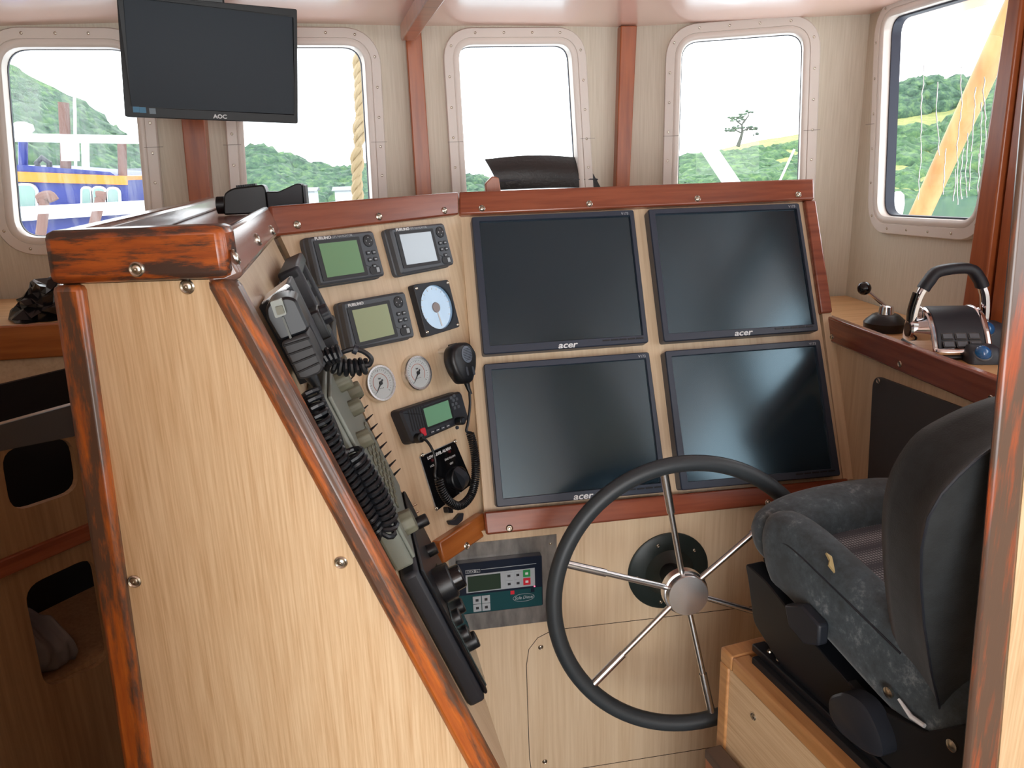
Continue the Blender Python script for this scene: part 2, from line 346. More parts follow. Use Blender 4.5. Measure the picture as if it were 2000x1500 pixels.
def wall_with_hole(name, a, b, z0, z1, hole, parent=None):
    F, L = wall_frame(a, b); mb = MB()
    rect = [(0, z0), (L, z0), (L, z1), (0, z1)]
    if hole is None: mb.box(0, L, z0, z1, -.03, 0)
    else:
        cx = sum(p[0] for p in hole) / len(hole); cy = sum(p[1] for p in hole) / len(hole); hole = ccw(hole)
        # outer loop: cast every hole vertex to the rectangle, plus its corners
        def cast(p):
            dx, dy = p[0] - cx, p[1] - cy; ts = []
            if dx > 1e-9: ts.append((L - cx) / dx)
            if dx < -1e-9: ts.append((0 - cx) / dx)
            if dy > 1e-9: ts.append((z1 - cy) / dy)
            if dy < -1e-9: ts.append((z0 - cy) / dy)
            t = min(ts); return (cx + dx * t, cy + dy * t)
        inner = list(hole); ang = lambda p: math.atan2(p[1] - cy, p[0] - cx)
        items = [(ang(p), p, cast(p)) for p in inner]
        for c in rect:
            a_ = ang(c)   # matching point on the hole: nearest inner vertex
            q = min(inner, key=lambda p: abs((ang(p) - a_ + math.pi) % (2 * math.pi) - math.pi)); items.append((a_, q, c))
        items.sort(key=lambda i: i[0]); n = len(items)
        I = [i[1] for i in items]; O = [i[2] for i in items]
        mb.loft([l3(O, -.03), l3(O, 0), l3(I, 0), l3(I, -.03), l3(O, -.03)], None, False, False)
    o = mb.build(name, LAM, parent, F, smooth=False); tag(o, kind='structure'); return F, L, o
def window(idx, F, quad, rad, sidx, deep=.03, glassmat=None, fw=.043, dark=False):
    """quad: glass corners TL TR BR BL in wall coordinates"""
    g = ccw(rpoly(quad, rad, 8)); root = bpy.data.objects.new('window_%d' % idx, None); col.objects.link(root); root.matrix_world = F; root.empty_display_size = .05; tag(root, kind='structure')
    mb = MB(); L = [l3(offs(g, 0), -deep), l3(offs(g, 0), .010), l3(offs(g, .003), .0125), l3(offs(g, fw * .36), .0125), l3(offs(g, fw * .40), .0105), l3(offs(g, fw * .42), .0135), l3(offs(g, fw * .94), .0125), l3(offs(g, fw), .009), l3(offs(g, fw), .0005)]
    mb.loft(L, None, False, False); mb.build('window_frame', ALU, root, Matrix.Identity(4), ang=50)
    gk = .0015 if idx < 5 else .004; gh = .004 if idx < 5 else .020
    MB().loft([l3(offs(g, .0), -deep - .004), l3(offs(g, .0), -deep + gh), l3(offs(g, -gk), -deep + gh), l3(offs(g, -gk), -deep - .004)], None, False, False).build('gasket', RUB, root, Matrix.Identity(4))
    MB().add(l3(offs(g, -.004), -deep), [tuple(range(len(g)))]).build('pane', glassmat or GLASS, root, Matrix.Identity(4))
    mid = offs(g, fw * .68); per = [0]
    for i in range(len(mid)): per.append(per[-1] + (V(mid[(i + 1) % len(mid)]) - V(mid[i])).length)
    N = sidx
    for k in range(N):
        s = per[-1] * (k + .5) / N; i = max(j for j in range(len(mid)) if per[j] <= s); q = V(mid[i]).lerp(V(mid[(i + 1) % len(mid)]), (s - per[i]) / (per[i + 1] - per[i]))
        screw(root, Matrix.Translation((q.x, q.y, .0127)), .0035, 'frame_screw')
    jx = [min(p[0] for p in g) - fw * .5, max(p[0] for p in g) + fw * .5]; jy = sum(p[1] for p in quad) / 4 - .01
    for x in jx: MB().box(x - fw * .5, x + fw * .5, jy - .0006, jy + .0006, .0120, .0140).build('joint_line', ALUJ, root, Matrix.Identity(4), smooth=False)
    return root, g
ZT = 2.05
WIN = [  # glass corners in the photograph
    (1, K0, K1, [(12, 97), (262, 97), (294, 458), (42, 462)], .05),
    (2, K1, K2, [(463, 93), (704, 93), (724, 440), (486, 448)], .05),
    (3, K2, K3, [(891, 92), (1107, 90), (1128, 432), (911, 436)], .04),
    (4, K3, K4, [(1332, 84), (1567, 66), (1556, 420), (1322, 424)], .045),
    (5, K4, K5, [(1757, 35), (1976, -40), (1900, 432), (1741, 421)], .045)]
for i, a, b, q, rad in WIN:
    F, L = wall_frame(a, b); quad = px_on(F, q, -.03)
    if i == 5: quad = [uv(F, *q[0], -.030), uv(F, *q[1], .012), uv(F, *q[2], .012), uv(F, *q[3], -.030)]
    g = ccw(rpoly(quad, rad, 8))
    wall_with_hole('wall_right' if i == 5 else 'wall_front', a, b, .0, ZT, offs(g, .012))
    root, g = window(i, F, quad, rad, 22, .03, GRIME if i == 1 else GLASS)
    if i == 5:
        rnd = random.Random(3); mb = MB()
        xs = [p[0] for p in g]; ys = [p[1] for p in g]
        for (x0, y0, y1) in [(775, 120, 300), (870, 160, 310), (1045, 130, 400), (930, 290, 385), (745, 300, 395), (1210, 150, 300), (1190, 200, 330), (1150, 170, 300), (1090, 260, 390), (1060, 290, 395), (1120, 300, 380), (1170, 300, 395), (1000, 330, 400)]:
            X = 1600 + x0 / 3.75; pts = []; k = 0; y = y0
            while y < y1 + 1:
                u, v = uv(F, X, y, -.028); pts.append((u, v, -.0275)); X += rnd.uniform(-2.2, 1.5); y += 9
            mb.tube(pts, [rnd.uniform(.0007, .0016) for _ in pts], 5)
        mb.build('salt_streak', WHTP, root, Matrix.Identity(4))
# starboard wall further aft with its second window, port wall, aft bulkhead
F5, L5 = wall_frame(K5, K6); q8 = [(L5 - .52, 1.90), (L5 - .06, 1.90), (L5 - .06, 1.32), (L5 - .52, 1.32)]
wall_with_hole('wall_right', K5, K6, 0, ZT, offs(ccw(rpoly(q8, .05, 8)), .012)); window(8, F5, q8, .05, 22)
F6, L6 = wall_frame(K6, K7); q6 = [(.12, 1.92), (L6 - .12, 1.92), (L6 - .12, 1.28), (.12, 1.28)]
wall_with_hole('wall_right', K6, K7, 0, ZT, offs(ccw(rpoly(q6, .05, 8)), .012)); window(6, F6, q6, .05, 22)
wall_with_hole('wall_right', K7, K8, 0, ZT, None)
KL = V((-2.0, -1.9, 0)); KLc = V((K0.x - .02, K0.y, 0)); 
FLf, LLf = wall_frame(KL, KLc); qL = [(1.3, 1.85), (2.3, 1.85), (2.3, 1.3), (1.3, 1.3)]
wall_with_hole('wall_left', KL, KLc, 0, ZT, None)
FB, LB = wall_frame(K8, KL); qB = [(.9, 1.95), (2.5, 1.95), (2.5, .3), (.9, .3)]
wall_with_hole('wall_back', K8, KL, 0, ZT, ccw(rpoly(qB, .03, 4)))
# ceiling: gently cambered panel
mb = MB(); rows = []
def zceil(x): return 1.968 - .020 * ((x - .35) / 1.1) ** 2
cxs = [-2.3 + 3.8 * i / 40 for i in range(41)]
for y in (-1.95, 2.32): rows.append(y)
vs = []; fs = []
for y in rows:
    for z_ in (0, .03):
        for x in cxs: vs.append((x, y, zceil(x) + z_))
n_ = 41
for i in range(40): fs += [(i, i + 1, 2 * n_ + i + 1, 2 * n_ + i), (n_ + i, n_ + i + 1, 3 * n_ + i + 1, 3 * n_ + i), (i, i + 1, n_ + i + 1, n_ + i), (2 * n_ + i, 2 * n_ + i + 1, 3 * n_ + i + 1, 3 * n_ + i)]
tag(mb.add(vs, fs).build('ceiling', CEIL), kind='structure')
tag(MB().box(-2.05, 1.3, -1.95, 2.35, -.03, 0).build('floor', mat('grey deck floor', srgb(70, 66, 62), .6)), kind='structure')
# mahogany posts between the windows
def post(idx, x0t, x1t, yt, x0b, x1b, yb, Kp, nb, m=MAHV):
    Fp = frame((Kp.x, Kp.y - .012, 0), (1, nb, 0), (0, 0, 1)); P = px_on(Fp, [(x0t, yt), (x1t, yt), (x1b, yb), (x0b, yb)], .018)
    zt = zceil(Kp.x) - .001; d0 = (P[3][0] - P[0][0]) / (P[3][1] - P[0][1]); d1 = (P[2][0] - P[1][0]) / (P[2][1] - P[1][1])
    Q = [(P[0][0] + d0 * (zt - P[0][1]), zt), (P[1][0] + d1 * (zt - P[1][1]), zt), (P[1][0] + d1 * (1.30 - P[1][1]), 1.30), (P[0][0] + d0 * (1.30 - P[0][1]), 1.30)]
    tag(MB().prism(Q, -.03, .02).build('trim_%d' % idx, m, None, Fp, bevel=.003), kind='structure')
post(1, 341, 388, 100, 368, 411, 380, K1, 0)
post(2, 791, 822, 52, 812, 843, 373, K2, .05)
post(3, 1212, 1244, 56, 1203, 1230, 355, K3, 0)
Fc = frame((K2.x, K2.y, 0), (1, 0, 0), (0, 1, 0))
pa = at_z(795, 48, 1.955); pb = at_z(824, 0, 1.955); 
d = V((pb.x - pa.x, pb.y - pa.y, 0)).normalized() if (pb - pa).length > 0 else V((0, -1, 0)); e = pa + d * 2.6
Fb = frame((pa.x, pa.y, 1.942), d, (d.y, -d.x, 0)); 
tag(MB().box(0, 2.4, -.018, .018, -.013, .025).build('trim_4', MAHV, None, Fb, bevel=.003), kind='structure')

# ---------------------------------------------------------------- helm console
con = thing('helm_console', Matrix.Translation((.4, 1.5, 0)), 'oak veneered helm console with mahogany edging wrapping round the steering position', 'console')
def cpart(mb, name, m, F, parent=con, **k):
    o = mb.build(name, m, parent, None, **k); o.matrix_local = rel(parent, F) if parent is con else F; return o
# monitor panel
x1m = uv(FM, 1608, 640)[0]; 
mp = px_on(FM, [(893, 400), (1572, 372), (1658, 950), (944, 1020)])
m0 = px_on(FM, [(897, 419), (946, 1005)]); mp = [(m0[0][0], .045), (.79, .045), (.79, -.66), (m0[1][0], -.66)]
cpart(MB().prism(mp, -.018, 0), 'monitor_panel', OAK2, FM, bevel=.001)
# instrument panel
fp = px_on(FF, [(533, 430), (897, 385), (946, 1015), (838, 1075)])
cpart(MB().prism(fp, -.012, 0), 'instrument_panel', OAK2, FF)
# radio panel (plan of the wing)
wp = [(-.628, .03), (-.004, .03), (-.08, -.69), (-.80, -.9), (-.628, -.9)]
uN = (FW.inverted() @ CI).x
cpart(MB().prism([(uN + .004, .03), (-.004, .03), (-.085, -.72), (uN + .004, -.80)], -.012, 0), 'radio_panel', OAK2, FW)
# upright panel under the monitors, with the hatch lines
fl = [(-.12, .0), (.86, .02), (.86, -.86), (-.12, -.86)]
up = cpart(MB().prism(fl, -.018, 0), 'lower_panel', OAK2, FL)
def lineon(F, pts, w, m, parent, name, width=.0016, proud=.0006):
    P = [V(uv(F, a, b)).to_2d() for a, b in pts]; mb = MB()
    mb.tube([(p.x, p.y, 0) for p in P], width * .5, 6); o = mb.build(name, m, parent, None); o.matrix_local = rel(parent, F) if parent is con else F; return o
SEAM = mat('dark seam', srgb(46, 30, 22), .7)
sm = [(1500, 1181), (1300, 1205), (1102, 1228), (1075, 1233), (1050, 1246), (1033, 1268), (1028, 1300), (1034, 1480), (1040, 1520)]
hs = lineon(FL, sm, 0, SEAM, con, 'hatch_seam'); lineon(FL, [(1500, 1181), (1640, 1163)], 0, SEAM, con, 'hatch_seam'); lineon(FL, [(1120, 1503), (1420, 1455)], 0, SEAM, con, 'hatch_seam')
for a, b in ((1056, 1264), (1064, 1487)):
    u, v = uv(FL, a, b); screw(con, rel(con, shift(FL, u, v)), .006)
# ---- trim boards
def board(F, quad, w0, w1, name, m, screws=(), bev=.004, grain=None, sr=.0075):
    P = px_on(F, quad, w1); c = V(((P[0][0] + P[1][0]) / 2, (P[0][1] + P[1][1]) / 2))
    d = (V(P[1]) - V(P[0])).normalized()
    G = F @ Matrix.Translation((P[0][0], P[0][1], 0)) @ Matrix.Rotation(math.atan2(d.y, d.x), 4, 'Z')
    Q = [(G.inverted() @ F @ V((p[0], p[1], 0))) for p in P]
    o = MB().prism([(q.x, q.y) for q in Q], w0, w1).build(name, m, con, None, bevel=bev); o.matrix_local = rel(con, G)
    for a, b in screws:
        q = on(G, a, b, w1); screw(o, Matrix.Translation((q.x, q.y, w1)), sr)
    return o
board(FM, [(896, 374), (1590, 348), (1591, 389), (897, 419)], -.02, .016, 'top_trim', MAH, [(941, 407), (1151, 398), (1362, 388), (1559, 380)])
board(FF, [(527, 402), (896, 374), (897, 419), (534, 461)], -.02, .016, 'top_trim', MAH, [(580, 439), (740, 423), (868, 411)])
board(FM, [(945, 1000), (1657, 934), (1660, 969), (950, 1045)], -.02, .020, 'lower_trim', MAH, [(995, 1032), (1500, 982)])
board(FF, [(858, 1058), (946, 1001), (952, 1045), (868, 1102)], -.05, .022, 'lower_trim', MAHY, [(911, 1066)])
# right-hand upright edge of the monitor panel
board(FM, [(1572, 391), (1594, 390), (1627, 610), (1604, 612)], -.02, .012, 'side_trim', MAH)
cpart(MB().prism(px_on(FM, [(1604, 612), (1622, 612), (1668, 935), (1645, 938)]), -.014, .004), 'side_strip', OAK2, FM)
# inner top board of the wing and sloping edge
o = MB().box(uN + .001, .0, .003, .052, -.018, .016).build('top_trim', WORNS, con, None, bevel=.006); o.matrix_local = rel(con, FW)
for a, b in ((459, 502), (503, 468), (531, 450)):
    q = on(FW, a, b, .016); screw(o, Matrix.Translation((q.x, q.y, .016)), .008)
# wing end panel and its frame
ep = px_on(FE, [(112, 556), (441, 545), (948, 1475), (1040, 1640), (276, 1640)])
o = MB().prism(ep, -.018, 0).build('end_panel', OAK, con, None); o.matrix_local = rel(con, FE)
for a, b in ((366, 560), (263, 1135), (666, 1098)):
    q = on(FE, a, b); screw(con, rel(con, shift(FE, q.x, q.y, 0)), .0075)
board(FE, [(78, 452), (431, 440), (447, 545), (95, 558)], -.03, .012, 'end_top_trim', WORNX, [(267, 526)], .008)
def vboard(F, quad, w0, w1, name, m, bev=.006):
    """upright: local y runs along the board"""
    P = px_on(F, quad, w1); d = (V(P[0]) - V(P[3])).normalized()
    G = F @ Matrix.Translation((P[3][0], P[3][1], 0)) @ Matrix.Rotation(math.atan2(d.y, d.x) - math.pi / 2, 4, 'Z')
    Q = [(G.inverted() @ F @ V((p[0], p[1], 0))) for p in P]
    o = MB().prism([(q.x, q.y) for q in Q], w0, w1).build(name, m, con, None, bevel=bev); o.matrix_local = rel(con, G); return o
vboard(FE, [(97, 559), (158, 557), (313, 1650), (262, 1650)], -.03, .010, 'upright_trim', WORNY)
tr_ = vboard(FE, [(394, 549), (450, 546), (1037, 1640), (985, 1640)], -.022, .010, 'sloping_trim', WORNY, .009)
# corner where the lower trim meets, foot strip behind the radios
G = frame(at_y(938, 1385, 1.0), (1, 0, 0), (0, 0, 1))
# wing top: shelf and outer rim, outer side
zt = CI.z
pO = at_z(82, 452, zt); pFo = at_z(415, 390, zt + .0); 
def zslab(pts, z0, z1, name, m, bevel=0, parent=con):
    o = MB().prism([(p[0], p[1]) for p in pts], z0, z1).build(name, m, None, None, bevel=bevel); o.parent = con; o.matrix_local = con.matrix_world.inverted(); return o
far = V((-.42, 1.98, 0)); zshelf = zt - .028
zslab([(CI.x - .005, CI.y + .02), (PA.x, PA.y), (.16, 1.76), (1.0, 1.755), (1.1, 1.95), (.1, 2.12), (-.44, 2.0), (pO.x + .004, pO.y + .02)], zshelf - .012, zshelf, 'console_top', MAH, .001)
dr = (V((far.x, far.y, 0)) - V((pO.x, pO.y, 0))).normalized(); nr = V((dr.y, -dr.x, 0))
zslab([(pO.x + .002, pO.y), (far.x, far.y), (far.x + nr.x * .03, far.y + nr.y * .03), (pO.x + .03, pO.y - .004)], zshelf, zt - .001, 'outer_rim', WORNS, .005)
zslab([(pO.x + .006, pO.y + .01), (far.x + .006, far.y), (far.x + .02, far.y), (pO.x + .02, pO.y + .01)], .3, zshelf - .012, 'outer_side', OAK2)
# little splinter of wood on the wing top
p = at_z(360, 432, zshelf + .004)
# ---- bench on the starboard side, with fiddle rail
bz = 1.213
ben = thing('side_bench', Matrix.Translation((1.1, 1.4, 0)), 'oak topped side bench with mahogany fiddle rail under the right window', 'bench')
def bpart(mb, name, m, F=None, **k):
    o = mb.build(name, m, ben, None, **k); o.matrix_local = rel(ben, F if F is not None else Matrix.Identity(4)); return o
A1 = at_z(1607, 612, 1.243); A2 = at_z(1990, 752, 1.243)
print('bench', A1, A2)
FBn = frame((A2.x, A2.y, 0), (A1 - A2), (0, 0, 1)); FBn = frame((A1.x, A1.y, 0), (A2 - A1), (0, 0, 1))  # x runs aft, z faces inboard
LBn = (A2 - A1).length
bpart(MB().prism([(A1.x, A1.y), (A2.x, A2.y), (1.225, A2.y), (1.225, K5.y), (K4.x - .005, K4.y - .01), (1.0, 2.02), (1.0, 1.76), (A1.x + .035, 1.74)], bz - .018, bz), 'bench_top', OAKX)
pr = px_on(FBn, [(1607, 612), (1948, 741), (1948, 793), (1612, 656)], 0.008)
o = bpart(MB().prism([(-.004, 1.243), (LBn, 1.243), (LBn, 1.187), (-.004, 1.187)], -.012, .008), 'fiddle_rail', MAH, FBn, bevel=.004)
for a, b in ((1625, 658), (1758, 711), (1936, 779)):
    q = on(FBn, a, b, .008); screw(o, Matrix.Translation((q.x, q.y, .008)), .0065)
bpart(MB().prism([(-.01, 1.19), (LBn, 1.19), (LBn, .45), (.17, .45)], -.014, -.002), 'side_panel', OAK2, FBn)
bp_ = px_on(FBn, [(1706, 732), (1960, 826), (1950, 1150), (1690, 1040)], .002)
o = bpart(MB().prism(rpoly(bp_, .03), -.003, .003), 'grey_panel', GRB, FBn)
q = on(FBn, 1716, 744, .003); screw(o, Matrix.Translation((q.x, q.y, .003)), .006)
def reach(Q, z0, z1):
    # carry the two long edges of an upright (TL TR BR BL) down to z0 and up to z1
    e = lambda a, b, z: (a[0] + (b[0] - a[0]) * (z - a[1]) / (b[1] - a[1]), z)
    return [e(Q[0], Q[3], z1), e(Q[1], Q[2], z1), e(Q[1], Q[2], z0), e(Q[0], Q[3], z0)]
# ---- mahogany upright on the starboard wall behind the worn post
Fr = frame((1.20, 0, 0), (0, -1, 0), (0, 0, 1))
tag(MB().prism(reach(px_on(Fr, [(1977, 0), (2004, 0), (1929, 590), (1888, 590)]), 1.2135, 1.95), -.034, .010).build('trim_5', MAHV, None, Fr, bevel=.004), kind='structure')
tag(MB().prism(reach(px_on(Fr, [(2006, 0), (2120, 0), (2080, 800), (1912, 800)]), 1.2135, 1.95), -.034, .0).build('trim_6', MAHV, None, Fr, bevel=.003), kind='structure')
# ---- worn door post close to the camera on the right
Fp = frame((0, .60, 0), (1, 0, 0), (0, 0, 1))
tag(MB().prism(reach(px_on(Fp, [(2032, -90), (2092, -90), (1946, 1560), (1881, 1560)]), .0005, 1.94), -.008, 0).build('trim_7', WORNP, None, Fp, bevel=.005), kind='structure')
tag(MB().prism(reach(px_on(Fp, [(2090, -90), (2500, -90), (2500, 1560), (1945, 1560)], -.002), .0005, 1.93), -.008, -.002).build('trim_8', OAK, None, Fp), kind='structure')

# ---------------------------------------------------------------- monitors in the console
def monitor(label, quad, scrq, F, logo, num=True):
    w = .032; P = px_on(F, quad, w); cx = sum(p[0] for p in P) / 4; cy = sum(p[1] for p in P) / 4
    root = thing('computer_monitor', shift(F, cx, cy), label, 'monitor', 'four monitors in the helm console')
    Q = ccw([(p[0] - cx, p[1] - cy) for p in P]); S = ccw([(p[0] - cx, p[1] - cy) for p in px_on(F, scrq, w - .004)])
    q = rpoly(Q, .006, 4); s = []
    # bezel as a closed frame: outer wall, face, inner step
    si = rpoly(S, .0015, 4)
    MB().loft([l3(q, 0.0005), l3(q, w - .003), l3(offs(q, -.002), w), l3(offs(si, .001), w), l3(si, w - .002), l3(si, w - .008)], None, True, False).build('bezel', BEZ, root, Matrix.Identity(4), ang=30)
    MB().add(l3(offs(si, .002), w - .0065), [tuple(range(len(si)))]).build('screen', SCR, root, Matrix.Identity(4), smooth=False)
    lx, ly = uv(F, logo[0], logo[1], w); text('acer', 'maker_lettering', .019, WHT, root, Matrix.Translation((lx - cx, ly - cy, w + .0002)), sx=1.25, shear=.25, bold=.0004)
    xr = max(p[0] for p in Q) - .055; yb = (min(p[1] for p in Q)) + .011
    for k in range(5): MB().box(xr - .05 + k * .019, xr - .034 + k * .019, yb, yb + .003, w - .001, w + .0012).build('button', BLK, root, Matrix.Identity(4))
    text('V173', 'model_lettering', .008, KEYG, root, Matrix.Translation((max(p[0] for p in Q) - .022, max(p[1] for p in Q) - .009, w + .0002)))
    return root
monitor('left monitor of the upper pair, dark screen beside the instruments', [(920.6, 423), (1238, 409), (1267.6, 669), (944, 692.7)], [(936, 434), (1229, 422), (1255, 655), (957, 675.5)], FM, (1108, 674))
monitor('right monitor of the upper pair, beside the right edge trim', [(1266, 408), (1561.4, 396), (1600, 646), (1297, 668)], [(1279, 419.5), (1554, 409), (1588, 633.5), (1306, 652)], FM, (1451, 650))
monitor('left monitor of the lower pair, partly behind the wheel rim', [(944.5, 711), (1268, 687), (1304.5, 961), (970, 991)], [(959.5, 723), (1260, 701), (1289, 943), (982.5, 974)], FM, (1138, 969))
monitor('right monitor of the lower pair, with a bright reflection above the wheel', [(1298.5, 685.5), (1602.6, 662.6), (1643, 929), (1331, 958)], [(1311, 697), (1592, 676), (1625, 915), (1343, 941)], FM, (1490, 938))

# ---------------------------------------------------------------- navigator displays
def navigator(label, quad, scrq, lcd, F, long=True):
    w = .028; P = px_on(F, quad, w); cx = sum(p[0] for p in P) / 4; cy = sum(p[1] for p in P) / 4
    dv = (V(P[1]) - V(P[0])); rot = math.atan2(dv.y, dv.x) * .5
    W = ((V(P[1]) - V(P[0])).length + (V(P[2]) - V(P[3])).length) / 2; H = ((V(P[3]) - V(P[0])).length + (V(P[2]) - V(P[1])).length) / 2
    root = thing('gps_navigator', shift(F, cx, cy), label, 'navigation display', 'grey navigators on the instrument panel')
    Q = ccw(rpoly([(p[0] - cx, p[1] - cy) for p in P], .008, 5)); I = Matrix.Identity(4)
    S = ccw([(p[0] - cx, p[1] - cy) for p in px_on(F, scrq, w - .003)]); xs0 = min(p[0] for p in S); xs1 = max(p[0] for p in S); ys0 = min(p[1] for p in S); ys1 = max(p[1] for p in S)
    so = rrect(xs0 - .010, xs1 + .008, ys0 - .006, ys1 + .006, .002, 3)
    # body with raised rounded face
    MB().loft([l3(offs(Q, .002), 0.0005), l3(offs(Q, .002), .010), l3(offs(Q, 0), .012), l3(offs(Q, 0), w - .004), l3(offs(Q, -.0035), w), l3(offs(Q, -.008), w - .0005)], None, True, True).build('case', GRY, root, I, ang=28)
    MB().loft([l3(so, w - .001), l3(so, w + .0008), l3(offs(so, -.0012), w + .0008), l3(rrect(xs0, xs1, ys0, ys1, .001, 3), w + .0002)], None, True, True).build('display_surround', GRYK, root, I)
    MB().box(xs0, xs1, ys0, ys1, w, w + .0008).build('display', lcd, root, I, smooth=False)
    hx = W / 2; kx = (xs1 + .008 + hx) / 2 - .001; hy = H / 2
    MB().lathe([(.0115, w - .001), (.0115, w + .0012), (.010, w + .002)], 24, Matrix.Translation((kx, hy - .018, 0))).build('cursor_pad', GRYK, root, I)
    for k in range(4):
        a = k * math.pi / 2; MB().add([(kx + .0075 * math.cos(a), hy - .018 + .0075 * math.sin(a), w + .0022), (kx + .0055 * math.cos(a) - .0014 * math.sin(a), hy - .018 + .0055 * math.sin(a) + .0014 * math.cos(a), w + .0022), (kx + .0055 * math.cos(a) + .0014 * math.sin(a), hy - .018 + .0055 * math.sin(a) - .0014 * math.cos(a), w + .0022)], [(0, 1, 2)]).build('arrow_mark', WHT, root, I)
    for k, (ox, oy) in enumerate(((-.007, .0), (.007, .0), (-.007, -.013), (.007, -.013), (0, -.026))):
        m2 = MB().loft([l3(rrect(kx + ox - .005, kx + ox + .005, hy - .0405 + oy - .004, hy - .0405 + oy + .004, .003, 4), w - .001), l3(rrect(kx + ox - .005, kx + ox + .005, hy - .0405 + oy - .004, hy - .0405 + oy + .004, .003, 4), w + .0015)])
        m2.build('key', GRYK, root, I); MB().box(kx + ox - .0028, kx + ox + .0028, hy - .0405 + oy - .0012, hy - .0405 + oy + .0012, w + .0015, w + .0018).build('key_mark', KEYG, root, I)
    b = rrect(kx - .0135, kx + .0135, -hy + .005, -hy + .021, .007, 5); MB().loft([l3(b, w - .001), l3(b, w + .001)]).build('power_key', GRYK, root, I)
    MB().box(kx + .002, kx + .009, -hy + .0085, -hy + .0175, w + .001, w + .002).build('key_mark', KEYG, root, I)
    text('FURUNO', 'maker_lettering', .0072, WHT, root, Matrix.Translation((xs0 - .006, ys1 + .0095, w + .0004)), sx=1.25, align='LEFT', bold=.0003)
    if long: text('GPS NAVIGATOR', 'model_lettering', .0058, KEYG, root, Matrix.Translation((xs0 + .033, ys1 + .0096, w + .0004)), sx=1.05, align='LEFT')
    return root
navigator('grey navigator with a green screen, leftmost under the top trim', [(603, 463), (730, 450), (754, 538), (625, 558)], [(621, 478), (689, 470), (709, 530), (637, 543)], LCDG, FF)
navigator('grey navigator with pale sky reflection coloured into its screen, next to the upper monitor', [(762, 446), (868, 435), (889, 516), (786, 536)], [(778, 461), (836, 453), (852, 508), (794, 518)], LCDW, FF)
navigator('grey navigator with a yellowish green screen, left of the round faced dial', [(669, 591), (792, 569), (812, 658), (688, 683)], [(685, 607), (752, 594), (768, 652), (702, 669)], LCDY, FF, False)

# square gauge with round blue reflecting glass
def local(F, quad, w):
    P = px_on(F, quad, w); cx = sum(p[0] for p in P) / 4; cy = sum(p[1] for p in P) / 4
    return cx, cy, ccw([(p[0] - cx, p[1] - cy) for p in P])
I4 = Matrix.Identity(4)
w = .018; cx, cy, Q = local(FF, [(807, 556), (876, 546), (899, 638), (834, 658)], w)
root = thing('rudder_indicator', shift(FF, cx, cy), 'square black dial with a round sky blue face and corner screws', 'dial')
Q = rpoly(Q, .006, 4); R_ = .046
mb = MB(); circ = [(R_ * math.cos(2 * math.pi * k / len(Q)), R_ * math.sin(2 * math.pi * k / len(Q))) for k in range(len(Q))]
def castp(a, P):
    c, s_ = math.cos(a), math.sin(a); best = 1
    for i in range(len(P)):
        (x0, y0), (x1, y1) = P[i - 1], P[i]; den = c * (y1 - y0) - s_ * (x1 - x0)
        if abs(den) < 1e-12: continue
        t = (x0 * (y1 - y0) - y0 * (x1 - x0)) / den; u_ = (x0 * s_ - y0 * c) / den
        if t > 0 and -1e-6 <= u_ <= 1 + 1e-6: best = min(best, t)
    return (c * best, s_ * best)
angs = sorted([2 * math.pi * k / 48 for k in range(48)] + [math.atan2(q[1], q[0]) % (2 * math.pi) for q in Q]); Q = [castp(a, Q) for a in angs]; circ = [(R_ * math.cos(a), R_ * math.sin(a)) for a in angs]
mb.loft([l3(Q, .0005), l3(Q, w - .001), l3(offs(Q, -.001), w), l3(circ, w)], None, True, False)
mb.build('housing', BLKF, root, I4, ang=30)
m2 = MB(); m2.lathe([(R_ + .016, w - .0009), (R_ + .001, w - .0009)], 48) if False else None
MB().loft([[( (R_ + .0012) * math.cos(2 * math.pi * k / 48), (R_ + .0012) * math.sin(2 * math.pi * k / 48), z) for k in range(48)] for z in (w + .0004, w - .006)], None, False, False).build('dial_edge', BLK, root, I4)
MB().lathe([(R_ + .001, w - .007), (R_ + .001, w - .005)], 48).build('dial_glass', GLB, root, I4)
MB().lathe([(.011, w - .005), (.010, w - .003)], 20).build('needle_hub', mat('pale brown hub', srgb(150, 140, 140), .4), root, I4)
MB().box(-.0016, .0016, -.040, 0, w - .005, w - .004).build('needle', WHT, root, Matrix.Rotation(.1, 4, 'Z'))
text('RUDDER', 'dial_lettering', .008, WHT, root, Matrix.Translation((0, .026, w - .0049))) if False else None
for k in range(13):
    a = math.radians(-30 + k * 20); MB().box(.037, .041, -.0006, .0006, w - .005, w - .0044).build('dial_mark', WHT, root, Matrix.Rotation(a, 4, 'Z'))
for sx in (-1, 1):
    for sy in (-1, 1): screw(root, Matrix.Translation((sx * .046 , sy * .045, w)), .0035, 'screw')
